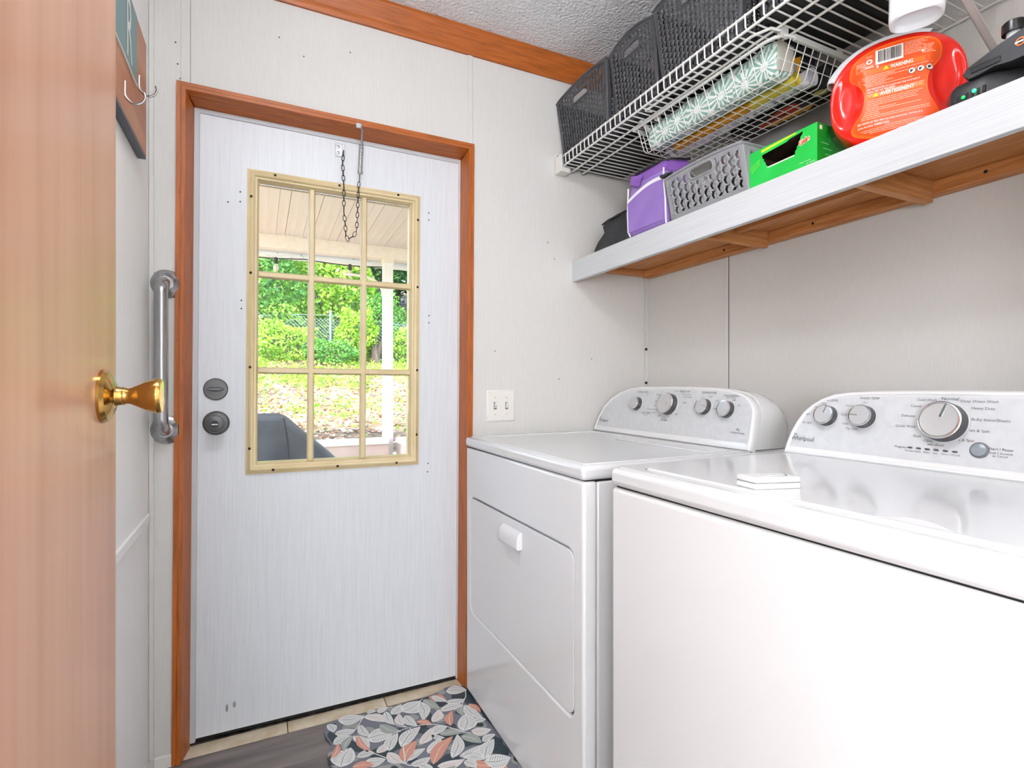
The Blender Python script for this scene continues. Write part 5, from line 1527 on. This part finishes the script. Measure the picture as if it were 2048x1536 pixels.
MB().text('E7', 0.018, Ob + bd * -0.012 + bn * -0.0274 + bz * (0.036), bd, bz, sx=1.0, bold=0.0006).build('lettering', mat('bottle_ink', (70, 66, 110), 0.5), sp_, recalc=False)
for k in range(2):
    o = Ob + bd * (-0.014 + 0.0) + bn * -0.0276 + bz * (0.029 - 0.006 * k)
    MB().add([o, o + bd * 0.026, o + bd * 0.026 + bz * (0.0012), o + bz * (0.0012)], [(0, 1, 2, 3)]).build('text_line', mat('bottle_ink', (70, 66, 110), 0.5), sp_, recalc=False)
m = MB()
for z in (0.05, 0.11):
    m.v += []
rg_ = [[Ob + bd * (a * 1.006) + bn * (b * 1.006) + bz * z for a, b in sellipse(0, 0, 0.0388, 0.0269, 3.0, 40)[16:27]] for z in (0.036, 0.060, 0.090)]
v = [p for r in rg_ for p in r]
m.add(v, [(k * 11 + i, k * 11 + i + 1, (k + 1) * 11 + i + 1, (k + 1) * 11 + i) for k in range(2) for i in range(4)])
m.build('yellow_label', mat('label_yellow', (248, 226, 40), 0.4), sp_, recalc=False)

# ------------------------------------------------------------------ black battery charger
bc_ = thing('battery_charger', 'black battery charger with a green light at the near end of the wooden shelf', 'charger', (1.19, 0.45, ztop(0.45)))
BP = mat('black_abs', (44, 45, 49), 0.45, col2=(38, 39, 43), nscale=90)
BPG = mat('black_gloss', (26, 26, 28), 0.25)
zz = ztop(0.45) + 0.0008
fp_ = [(1.132, 0.526), (1.130, 0.520), (1.130, 0.480), (1.136, 0.466), (1.20, 0.400), (1.25, 0.40), (1.28, 0.46), (1.22, 0.54), (1.15, 0.540)]
cx_, cy_ = 1.19, 0.47
m = MB()
m.loft([[(cx_ + (x - cx_) * k, cy_ + (y - cy_) * k, zz + z) for x, y in fp_] for k, z in ((0.99, 0), (1.0, 0.004), (1.0, 0.022), (0.97, 0.034), (0.90, 0.040))])
m.build('base', BP, bc_, smooth=True, angle=30)
for i in range(6):
    y = 0.5175 - 0.0083 * i
    B('vent', mat('vent_black', (8, 8, 9), 0.6), bc_, 1.1288, 1.131, y - 0.0022, y + 0.0022, zz + 0.005 + 0.0006 * i, zz + 0.016 + 0.0008 * i)
for y, p_ in ((0.4895, 6.0), (0.5055, 0.5)):
    MB().lathe([(0.0032, 0), (0.0028, 0.0016), (0.0003, 0.0022)], (1.1285, y, zz + 0.0165 - (0.004 if p_ < 5 else 0)), (-1, 0, 0), n=14).build('indicator_light', mat('green_led_%d' % p_, (20, 200, 90), 0.3, emit=((30, 255, 110), p_)), bc_, smooth=True)
prof = [(0.508, 0.052), (0.500, 0.040), (0.484, 0.040), (0.462, 0.044), (0.44, 0.040), (0.36, 0.040), (0.36, 0.100), (0.42, 0.088), (0.455, 0.078), (0.478, 0.069), (0.502, 0.060)]
m = MB()
m.loft([[(x, 0.43 + (y - 0.43) * k, zz + 0.065 + (z - 0.065) * k) for y, z in prof] for x, k in ((1.128, 0.97), (1.132, 1.0), (1.175, 1.0), (1.180, 0.97))])
m.build('clamp_head', BP, bc_, smooth=True, angle=30)
B('recess', BPG, bc_, 1.1265, 1.130, 0.452, 0.494, zz + 0.047, zz + 0.058, bevel=0.003)
m = MB()
m.lathe([(0.0115, 0), (0.0105, 0.018)], (1.150, 0.443, zz + 0.078), (0, 0, 1), n=24)
m.build('neck', mat('frosted_plastic', (198, 204, 206), 0.4), bc_, smooth=True)
m = MB()
m.lathe([(0.0165, 0.0), (0.0168, 0.004), (0.0165, 0.016), (0.0145, 0.018), (0.0, 0.018)], (1.150, 0.443, zz + 0.0955), (0, 0, 1), n=28)
m.build('screw_cap', BPG, bc_, smooth=True, angle=35)
m = MB()
ro, ri2 = sellipse(0, 0, 0.0068, 0.0068, 2, 24), sellipse(0, 0, 0.0046, 0.0046, 2, 24)
m.add([(1.1268, 0.4265 - a, zz + 0.066 + b) for a, b in ro + ri2], [(i, (i + 1) % 24, 24 + (i + 1) % 24, 24 + i) for i in range(24)])
m.build('emblem_ring', mat('emblem_orange', (236, 110, 40), 0.4), bc_, recalc=False)
B('emblem_bar', mat('emblem_white', (214, 210, 200), 0.5), bc_, 1.1264, 1.1268, 0.4225, 0.4335, zz + 0.0645, zz + 0.0675)

# ------------------------------------------------------------------ outside: porch
PORCH = mat('porch_paint', (242, 232, 220), 0.6, col2=(236, 224, 210), scale=(1, 0.1, 1), nscale=20)
WPAINT = mat('porch_white', (240, 236, 230), 0.55)
PINKP = mat('porch_blush', (214, 190, 176), 0.6, col2=(202, 178, 164), nscale=6)
SEAMB = mat('board_seam', (150, 128, 112), 0.8)
pc = setting('porch_ceiling', (1.2, 3.6, 2.5))
PX0, PX1, PY0, PY1 = -1.35, 4.6, 1.93, 5.34
def pz(y):
    return 2.432 + 0.042 * (5.3 - y)
b0 = MB()
b0.add([(0.0, PY0, pz(PY0)), (0.073, PY0, pz(PY0)), (0.073, PY1, pz(PY1)), (0.0, PY1, pz(PY1)), (0.0, PY0, pz(PY0) + 0.012), (0.073, PY0, pz(PY0) + 0.012), (0.073, PY1, pz(PY1) + 0.012), (0.0, PY1, pz(PY1) + 0.012)],
       [(0, 1, 2, 3), (4, 5, 6, 7), (0, 1, 5, 4), (2, 3, 7, 6), (1, 2, 6, 5), (0, 3, 7, 4)])
b0 = b0.build('board', PORCH, pc)
bl = WL[b0].copy()
nb_ = int((PX1 - PX0) / 0.075)
for k in range(nb_):
    p = bl + Vector((PX0 + 0.075 * k + (0.0015 if k % 3 == 0 else 0), 0, 0))
    if k == 0:
        b0.location = p - WL[pc]
    else:
        share(b0, 'board', pc, p)
MB().add([(PX0, PY0, pz(PY0) + 0.013), (PX1, PY0, pz(PY0) + 0.013), (PX1, PY1 + 0.15, pz(PY1) + 0.013), (PX0, PY1 + 0.15, pz(PY1) + 0.013), (PX0, PY0, pz(PY0) + 0.08), (PX1, PY0, pz(PY0) + 0.08), (PX1, PY1 + 0.15, pz(PY1) + 0.08), (PX0, PY1 + 0.15, pz(PY1) + 0.08)],
         [(0, 1, 2, 3), (4, 5, 6, 7), (0, 1, 5, 4), (2, 3, 7, 6), (1, 2, 6, 5), (0, 3, 7, 4)]).build('roof_deck', SEAMB, pc)
pf = setting('porch_floor', (1.2, 3.6, -0.1))
DECK = mat('deck_board', (150, 136, 122), 0.7, col2=(128, 112, 98), scale=(0.1, 1, 1), nscale=25)
for k in range(25):
    y = 1.94 + 0.142 * k
    B('deck_board', DECK, pf, PX0, PX1, y, y + 0.138, -0.14, -0.10)
bm_ = thing('porch_beam', 'long tan painted beam carrying the front edge of the porch ceiling', 'beam', (1.6, 5.3, 2.31))
B('beam_body', PORCH, bm_, PX0, PX1, 5.26, 5.38, 2.312, 2.434, bevel=0.004)
gt = thing('rain_gutter', 'grey-spotted white gutter along the porch roof edge', 'gutter', (1.6, 5.5, 2.27))
GUT = mat('gutter_white', (238, 240, 242), 0.5, col2=(120, 122, 124), nscale=14, detail=6, lo=0.62, hi=0.74)  # white with scattered grey noise spots
MB().prism([(PX0, 5.42, 2.37), (PX0, 5.42, 2.285), (PX0, 5.44, 2.27), (PX0, 5.52, 2.27), (PX0, 5.55, 2.30), (PX0, 5.55, 2.37)], (PX1 - PX0, 0, 0)).build('trough', GUT, gt)
for x in (-0.4, 0.42, 1.6, 2.6):
    B('hanger', GUT, gt, x, x + 0.02, 5.39, 5.56, 2.368, 2.374)
po = thing('porch_post', 'square white porch post standing behind the right-hand window panes', 'post', (1.167, 5.3, -0.1))
B('shaft', WPAINT, po, 1.121, 1.211, 5.255, 5.345, -0.10, 2.312, bevel=0.004)
B('cap_trim', PORCH, po, 1.114, 1.218, 5.250, 5.350, 2.272, 2.311, bevel=0.003)
arm = [(1.121 - 0.36 * (1 - math.cos(t)), 5.295, 2.135 - 0.20 * (1 - math.sin(t)) ** 1.6) for t in [PI / 2 * i / 10 for i in range(11)]]
ph = thing('plant_hanger', 'curved white bracket with a hanging chain on the porch post', 'bracket', (1.12, 5.3, 2.0))
MB().tube([(1.123, 5.295, 1.92)] + arm + [(0.74, 5.295, 2.142)], 0.013, 8).build('arm', PORCH, ph, smooth=True)
MB().tube([(0.75, 5.295, 2.14), (0.75, 5.295, 2.05)], 0.004, 6).build('chain_drop', PORCH, ph)
MB().tube([(0.75 + 0.018 * math.cos(a), 5.295, 2.03 + 0.022 * math.sin(a)) for a in [2 * PI * i / 14 for i in range(14)]], 0.004, 6, closed=True).build('ring', PORCH, ph, smooth=True)
sl = thing('string_lights', 'dark cable of string lights strung under the porch gutter', 'string lights', (0.5, 5.4, 2.25))
BK = mat('cable_black', (46, 42, 40), 0.6)
pts = [(-1.2 + 2.4 * i / 24, 5.40, 2.262 - 0.020 * math.sin(PI * ((i / 24 * 3) % 1))) for i in range(25)]
MB().tube(pts, 0.006, 6).build('cable', BK, sl, smooth=True)
for x in (0.155, 0.82, -0.5):
    s_ = MB().lathe([(0.014, 0.0), (0.018, -0.03), (0.018, -0.055), (0.010, -0.06)], (x, 5.40, 2.255), (0, 0, 1), n=12).build('socket', BK, sl, smooth=True)
    MB().lathe([(0.010, -0.06), (0.022, -0.085), (0.024, -0.105), (0.012, -0.13), (0.001, -0.135)], (x, 5.40, 2.255), (0, 0, 1), n=14).build('bulb', mat('bulb_glass', (206, 200, 180), 0.1), s_, smooth=True)
rl = thing('porch_bench', 'low boxed porch bench with white capping boards around the post', 'bench', (0.9, 5.2, -0.1))
B('cap_board', WPAINT, rl, -0.6, 1.119, 5.02, 5.30, 0.515, 0.555, bevel=0.005)
B('front_board', PINKP, rl, -0.58, 1.119, 5.045, 5.07, 0.20, 0.514)
B('front_board', PINKP, rl, -0.58, 1.119, 5.045, 5.07, -0.10, 0.195)
B('side_board', PINKP, rl, 1.24, 1.265, 4.02, 5.25, 0.19, 0.510)
B('side_board', PINKP, rl, 1.24, 1.265, 4.02, 5.25, -0.10, 0.185)
out = rrect(1.215, 1.50, 3.95, 5.25, 0.09, 6)
MB().prism([(a, b, 0.512) for a, b in out], (0, 0, 0.045)).build('cap_board', WPAINT, rl, bevel=0.005)

gr = thing('covered_grill', 'barbecue grill under a dusty dark grey fabric cover on the porch', 'grill', (-0.25, 3.0, -0.1))
COVER = mat('grill_cover', (96, 99, 104), 0.75, col2=(70, 72, 77), nscale=5, detail=5, bump=0.5, bnscale=7, bdist=0.02)
def gring(z, x0, x1, y0, y1, dz=0.0):
    return [(a, b, z) for a, b in rrect(x0, x1, y0, y1, 0.05, 4)]
tops = [gring(-0.06, -0.95, 0.44, 2.72, 3.34), gring(0.45, -0.92, 0.43, 2.74, 3.32), gring(0.64, -0.90, 0.42, 2.75, 3.31), gring(0.69, -0.87, 0.375, 2.76, 3.30), gring(0.80, -0.72, 0.255, 2.775, 3.27), gring(0.905, -0.58, 0.140, 2.79, 3.23), gring(0.922, -0.54, 0.105, 2.84, 3.18)]
MB().loft(tops).build('cover', COVER, gr, smooth=True, angle=50)
MB().tube([(0.115, 2.79, 0.915), (0.13, 2.775, 0.80), (0.14, 2.757, 0.66), (0.15, 2.735, 0.4), (0.15, 2.72, 0.0)], 0.004, 6).build('seam', mat('cover_seam', (44, 46, 50), 0.8), gr, smooth=True)
for x in (-0.8, 0.3):
    B('foot', mat('black_plastic', (30, 30, 31), 0.4), gr, x, x + 0.05, 2.9, 3.15, -0.10, -0.058)

# ------------------------------------------------------------------ outside: hillside
def hz(x, y):
    if y < 5.6:
        z = 0.36
    elif y < 12:
        z = 0.36 + 0.187 * (y - 5.6)
    else:
        z = 1.557 + 0.33 * (y - 12)
    return z + 0.05 * math.sin(x * 1.7 + y) + 0.04 * math.sin(y * 2.3 - x * 0.8)
xs = np.linspace(-16, 22, 77)
ys = np.linspace(5.5, 26, 52)
m = MB()
m.v = [(float(x), float(y), hz(x, y)) for y in ys for x in xs]
nx = len(xs)
m.f = [(j * nx + i, j * nx + i + 1, (j + 1) * nx + i + 1, (j + 1) * nx + i) for j in range(len(ys) - 1) for i in range(nx - 1)]
m.m = [0] * len(m.f)
SOIL = mat('hill_soil', (176, 146, 116), 0.9, col2=(112, 92, 62), nscale=2.5, detail=8, lo=0.35, hi=0.65, bump=0.6, bnscale=14, bdist=0.05)
m.build('ground', SOIL, smooth=True, recalc=False)['kind'] = 'structure'
struct(MB().box(-16, 22, 1.92, 5.55, -0.6, -0.45).build('ground_under_porch', SOIL))

def leafset(pts, smin, smax, rs, up=0.3, aspect=0.62, fold=0.0):
    """one leaf per point: a small kite of random direction"""
    n = len(pts)
    P = np.asarray(pts, dtype=float)
    nrm = rs.normal(size=(n, 3))
    nrm[:, 2] += up * 2
    nrm[:, 1] -= 0.5
    nrm /= np.linalg.norm(nrm, axis=1)[:, None]
    t = np.cross(nrm, rs.normal(size=(n, 3)))
    t /= np.linalg.norm(t, axis=1)[:, None]
    b = np.cross(nrm, t)
    s = rs.uniform(smin, smax, n)[:, None]
    v = np.empty((n, 4, 3))
    v[:, 0] = P - t * s * 0.5
    v[:, 1] = P + b * s * aspect * 0.5 - nrm * s * 0.06
    v[:, 2] = P + t * s * 0.5
    v[:, 3] = P - b * s * aspect * 0.5 - nrm * s * 0.06
    return v.reshape(-1, 3)
def leafobj(name, verts, material, parent=None):
    n = len(verts) // 4
    c = verts.mean(0)
    me = bpy.data.meshes.new(name)
    me.vertices.add(n * 4)
    me.vertices.foreach_set('co', (verts - c).astype(np.float32).ravel())
    me.loops.add(n * 4)
    me.loops.foreach_set('vertex_index', np.arange(n * 4, dtype=np.int32))
    me.polygons.add(n)
    me.polygons.foreach_set('loop_start', np.arange(n, dtype=np.int32) * 4)
    me.polygons.foreach_set('loop_total', np.full(n, 4, dtype=np.int32))
    me.materials.append(material)
    me.update()
    me.validate()
    o = bpy.data.objects.new(name, me)
    COL.objects.link(o)
    WL[o] = Vector(c.tolist())
    o.parent = parent
    o.location = WL[o] - (WL[parent] if parent else Vector((0, 0, 0)))
    return o
LEAF_Y = mat('leaf_yellow_green', (150, 190, 40), 0.5, island=[(86, 140, 30), (128, 180, 40), (168, 206, 56), (206, 222, 96), (112, 164, 44)], trans=0.35)
LEAF_G = mat('leaf_mid_green', (90, 150, 50), 0.5, island=[(48, 104, 34), (74, 138, 44), (112, 172, 62), (150, 196, 84), (58, 120, 54)], trans=0.3)
LEAF_D = mat('leaf_dark_green', (60, 110, 44), 0.5, island=[(30, 66, 28), (46, 92, 36), (70, 122, 50), (98, 150, 66), (38, 80, 40)], trans=0.25)
LITTER = mat('dry_leaf', (190, 150, 110), 0.8, island=[(150, 104, 70), (196, 150, 108), (224, 194, 160), (170, 110, 74), (236, 216, 190)])
BARK = mat('bark', (112, 94, 78), 0.9, col2=(70, 58, 48), scale=(1, 1, 0.2), nscale=14, bump=0.8, bdist=0.02)

rs = np.random.RandomState(11)
def scatter(n, x0, x1, y0, y1, lift=0.02, power=1.0):
    x = rs.uniform(x0, x1, n)
    y = y0 + (y1 - y0) * rs.uniform(0, 1, n) ** power
    return np.array([(a, b, hz(a, b) + lift * rs.uniform(0.2, 1.0)) for a, b in zip(x, y)])
lo_ = leafobj('leaf_litter', leafset(scatter(24000, -4, 7.5, 5.6, 12.5, 0.03), 0.035, 0.085, rs, up=1.2), LITTER)
lo_['kind'] = 'stuff'
tag(lo_, 'dry brown leaf litter covering the slope behind the porch', 'leaf litter')
# clumped ground cover, denser up the slope
pts = []
for k in range(520):
    y = 5.8 + 6.4 * rs.uniform(0, 1) ** 0.75
    x = rs.uniform(-3.5, 7)
    r = rs.uniform(0.10, 0.34)
    nleaf = int(rs.uniform(24, 60) * (0.45 if y < 9 else 1.5))
    q = rs.normal(size=(nleaf, 3)) * np.array([r, r, r * 0.35])
    for d in q:
        xx, yy = x + d[0], max(5.65, y + d[1])
        pts.append((xx, yy, hz(xx, yy) + 0.02 + abs(d[2])))
go = leafobj('ground_cover', leafset(np.array(pts), 0.035, 0.085, rs, up=0.8), LEAF_Y)
go['kind'] = 'stuff'
tag(go, 'bright yellow-green weeds creeping over the slope', 'weeds')

def shrub(name, label, cat, x, y, rx, rz, n, material, size, group=None, stems=4, zoff=0.0):
    z0 = hz(x, y)
    t = thing(name, label, cat, (x, y, z0), group)
    u = rs.normal(size=(n, 3))
    u /= np.linalg.norm(u, axis=1)[:, None]
    rad = rs.uniform(0.55, 1.05, n) ** 0.6
    lob = 1 + 0.22 * np.sin(u[:, 0] * 5 + x) * np.sin(u[:, 2] * 6 + y)
    P = np.stack([x + u[:, 0] * rx * rad * lob, y + u[:, 1] * rx * 0.75 * rad * lob, z0 + zoff + rz * (0.5 + 0.52 * u[:, 2] * rad * lob)], 1)
    P[:, 2] = np.maximum(P[:, 2], z0 + 0.02)
    leafobj('foliage', leafset(P, size * 0.6, size * 1.25, rs), material, t)
    for k in range(stems):
        a = 2 * PI * k / stems
        MB().tube([(x + 0.05 * math.cos(a), y + 0.05 * math.sin(a), z0 - 0.05), (x + rx * 0.3 * math.cos(a), y + rx * 0.3 * math.sin(a), z0 + zoff + rz * 0.45), (x + rx * 0.5 * math.cos(a + 0.4), y + rx * 0.4 * math.sin(a + 0.4), z0 + zoff + rz * 0.8)], 0.02, 6, radii=[0.03, 0.02, 0.008]).build('stem', BARK, t, smooth=True)
    return t
GS = 'shrubs along the chain-link fence'
shrub('shrub', 'yellow-green vine mound against the fence behind the left window panes', 'shrub', 0.25, 12.6, 0.9, 1.3, 5979, LEAF_Y, 0.081, GS)
shrub('shrub', 'bright broad-leaved vine climbing above the fence in the middle panes', 'shrub', 1.55, 13.0, 1.0, 2.3, 9660, LEAF_Y, 0.105, GS, zoff=0.2)
shrub('shrub', 'ferny green sapling beside the stump at the fence', 'shrub', 2.55, 12.5, 0.6, 1.5, 4370, LEAF_G, 0.068, GS)
shrub('shrub', 'low bright bush right of the porch post by the fence', 'shrub', 3.35, 12.2, 0.8, 0.9, 4140, LEAF_Y, 0.068, GS)
shrub('shrub', 'yellow-green brambles spilling over the fence low in the left panes', 'shrub', 0.55, 11.75, 0.75, 0.75, 5060, LEAF_Y, 0.062, GS)
shrub('shrub', 'light green brambles over the fence between its post and the stump', 'shrub', 1.95, 11.85, 0.45, 1.15, 3909, LEAF_Y, 0.068, GS)
shrub('shrub', 'broad-leaved vine hanging over the fence behind the upper left panes', 'shrub', 0.15, 12.35, 0.7, 2.4, 5979, LEAF_G, 0.093, GS, zoff=0.5)
shrub('shrub', 'mid-green bush filling the fence line far to the side of the porch', 'shrub', -1.5, 12.8, 1.2, 1.7, 5979, LEAF_G, 0.093, GS)
shrub('shrub', 'mid-green bush at the fence beyond the right edge of the window', 'shrub', 5.2, 12.8, 1.2, 1.6, 5520, LEAF_G, 0.093, GS)
shrub('shrub', 'short leafy weed clump just in front of the fence post', 'shrub', 1.35, 11.4, 0.6, 0.5, 2989, LEAF_G, 0.056, GS, stems=3)
def tree(label, x, y, rx, zc, rz, n, material, size, tr=0.12):
    z0 = hz(x, y)
    t = thing('tree', label, 'tree', (x, y, z0), 'trees on the wooded hill')
    u = rs.normal(size=(n, 3))
    u /= np.linalg.norm(u, axis=1)[:, None]
    rad = rs.uniform(0.35, 1.05, n) ** 0.5
    lob = 1 + 0.25 * np.sin(u[:, 0] * 6 + x * 3) * np.sin(u[:, 2] * 7 + y)
    P = np.stack([x + u[:, 0] * rx * rad * lob, y + u[:, 1] * rx * 0.8 * rad * lob, z0 + zc + rz * u[:, 2] * rad * lob], 1)
    P = P[P[:, 2] > z0 + 0.1]
    leafobj('crown', leafset(P, size * 0.6, size * 1.25, rs), material, t)
    MB().tube([(x, y, z0 - 0.2), (x + 0.05, y, z0 + zc * 0.5), (x - 0.04, y, z0 + zc), (x + 0.1, y, z0 + zc + rz * 0.7)], tr, 9, radii=[tr * 1.2, tr, tr * 0.8, tr * 0.3]).build('trunk', BARK, t, smooth=True)
    for k in range(4):
        a = 2 * PI * k / 4 + x
        MB().tube([(x, y, z0 + zc * 0.7), (x + rx * 0.5 * math.cos(a), y + rx * 0.5 * math.sin(a), z0 + zc + rz * 0.2)], tr * 0.4, 6, radii=[tr * 0.45, tr * 0.15]).build('branch', BARK, t, smooth=True)
    return t
tree('leafy green tree rising behind the left window panes', -0.3, 14.6, 1.7, 2.9, 1.9, 13799, LEAF_G, 0.118)
tree('yellow-green tree leaning in from the middle of the wood', 1.3, 15.6, 1.6, 3.3, 1.6, 12879, LEAF_Y, 0.112)
tree('dark shaded tree behind the porch post', 3.0, 15.2, 1.6, 2.9, 2.0, 14259, LEAF_D, 0.105)
tree('slim dark tree with a bare trunk right of the post', 3.75, 14.2, 0.9, 3.6, 1.2, 5520, LEAF_D, 0.093, tr=0.10)
tree('broad dark tree deep in the wood behind the others', 0.9, 18.2, 2.6, 3.4, 3.2, 18400, LEAF_D, 0.149)
tree('tall dark tree at the back of the wood on the far side of the post', 4.4, 18.6, 2.6, 3.2, 3.2, 18400, LEAF_D, 0.149)
tree('wide dark tree far off to the side behind the grill', -3.2, 17.0, 2.8, 3.2, 3.2, 16099, LEAF_D, 0.149)
tree('round green tree at the edge of the wood beyond the window', 7.4, 16.4, 2.6, 3.0, 2.9, 13799, LEAF_G, 0.149)
st = thing('tree_stump', 'split grey tree stump among the weeds by the fence', 'stump', (2.33, 11.7, hz(2.33, 11.7)))
zs = hz(2.33, 11.7)
MB().tube([(2.33, 11.7, zs - 0.1), (2.31, 11.7, zs + 0.25), (2.27, 11.7, zs + 0.55)], 0.08, 9, radii=[0.11, 0.09, 0.06]).build('main_stub', BARK, st, smooth=True)
MB().tube([(2.33, 11.7, zs + 0.15), (2.42, 11.68, zs + 0.42), (2.50, 11.66, zs + 0.62)], 0.05, 8, radii=[0.07, 0.055, 0.03]).build('side_stub', BARK, st, smooth=True)

# chain-link fence
fn = thing('chain_link_fence', 'rusty grey chain-link fence half hidden by vines across the slope', 'fence', (1.5, 12.0, hz(1.5, 12.0)))
FG = mat('galvanised', (150, 158, 162), 0.4, metal=0.5)
for x in (-4.4, -1.5, 1.42, 4.3, 7.2):
    z0 = hz(x, 12.0)
    MB().lathe([(0.032, -0.3), (0.032, 0.98), (0.036, 0.99), (0.02, 1.01)], (x, 12.0, z0), (0, 0, 1), n=12).build('post', FG, fn, smooth=True)
m = MB()
for sg in (1, -1):
    x = -4.4
    while x < 7.2:
        x1 = x + sg * 0.95
        a, b = x, x1
        if -4.4 <= min(a, b) and max(a, b) <= 7.2:
            m.tube([(a, 12.0 + 0.004 * sg, hz(a, 12.0) + 0.02), (b, 12.0 + 0.004 * sg, hz(a, 12.0) + 0.90)], 0.0036, 3, cap=False)
        x += 0.085
mo = m.build('mesh_fabric', FG, fn, recalc=False)
mo['kind'] = 'stuff'
MB().tube([(-4.4 + 0.4 * i, 12.0, hz(-4.4 + 0.4 * i, 12.0) + 0.91) for i in range(30)], 0.006, 6).build('top_wire', FG, fn, smooth=True)

# ------------------------------------------------------------------ room ceiling lamp, and unseen fill lights added in the hall
def lamp_mat(power):
    return mat('lamp_diffuser_%d' % round(power * 10), (255, 252, 248), 0.4, emit=((244, 247, 253), power))
def ceiling_or_fill_lamp(x, y, r, power, label):  # serves the room lamp and the fill lights added in the hall
    t = thing('ceiling_or_fill_lamp', label, 'lamp', (x, y, ZC))
    MB().lathe([(r * 1.05, 0), (r * 1.05, -0.018), (r, -0.02)], (x, y, ZC), (0, 0, 1), n=40).build('base_ring', mat('lamp_white', (235, 235, 232), 0.4), t, smooth=True)
    MB().lathe([(r * 0.90, -0.018), (r * 0.99, -0.035), (r * 0.99, -0.075), (r * 0.85, -0.105), (r * 0.5, -0.122), (0.001, -0.127)], (x, y, ZC), (0, 0, 1), n=40).build('diffuser', lamp_mat(power), t, smooth=True, angle=80)
    return t
def fill_globe(x, y, z, r, power, label):  # globe on a stem, only used as an added fill light
    t = thing('ceiling_or_fill_lamp', label, 'lamp', (x, y, ZC))
    MB().lathe([(0.06, 0), (0.06, -0.015), (0.018, -0.03), (0.010, -0.035), (0.010, z + r - ZC + 0.012), (0.030, z + r - ZC + 0.008), (0.030, z + r - ZC - 0.012)], (x, y, ZC), (0, 0, 1), n=24).build('stem', mat('lamp_white', (235, 235, 232), 0.4), t, smooth=True, angle=30)
    MB().lathe([(r * math.sin(a) + 0.0005, z - ZC - r * math.cos(a)) for a in [PI * i / 16 for i in range(17)]], (x, y, ZC), (0, 0, 1), n=32).build('globe', lamp_mat(power), t, smooth=True, angle=80)
    return t
ceiling_or_fill_lamp(0.06, 0.56, 0.15, LAMP_POWER, 'round white ceiling lamp in the middle of the laundry room')
fill_globe(-0.33, -1.42, 1.42, 0.17, FILL_POWER_A, 'large white globe added as an unseen fill light, hanging low in the hall behind the doorway')
fl_ = thing('standing_fill_light', 'short standing globe added as an unseen fill light in the hall beside the doorway', 'lamp', (-0.50, -0.80, 0))  # added to brighten the right wall and appliances from behind the view
MB().lathe([(0.12, 0), (0.12, 0.012), (0.02, 0.022), (0.012, 0.03), (0.012, 0.97), (0.035, 0.985), (0.035, 1.01)], (-0.50, -0.80, 0), (0, 0, 1), n=24).build('stand', STEEL, fl_, smooth=True, angle=30)
MB().lathe([(0.125 * math.sin(a) + 0.0005, 1.12 - 0.125 * math.cos(a)) for a in [PI * i / 16 for i in range(17)]], (-0.50, -0.80, 0), (0, 0, 1), n=32).build('globe', lamp_mat(FILL_POWER_B), fl_, smooth=True, angle=80)
ceiling_or_fill_lamp(-0.95, -1.1, 0.19, HALL_FILL_POWER, 'round white fill light added on the ceiling at the near end of the hall behind the doorway')
ceiling_or_fill_lamp(1.40, -0.95, 0.19, HALL_FILL_POWER, 'round white fill light added on the ceiling at the far end of the hall behind the washer wall')
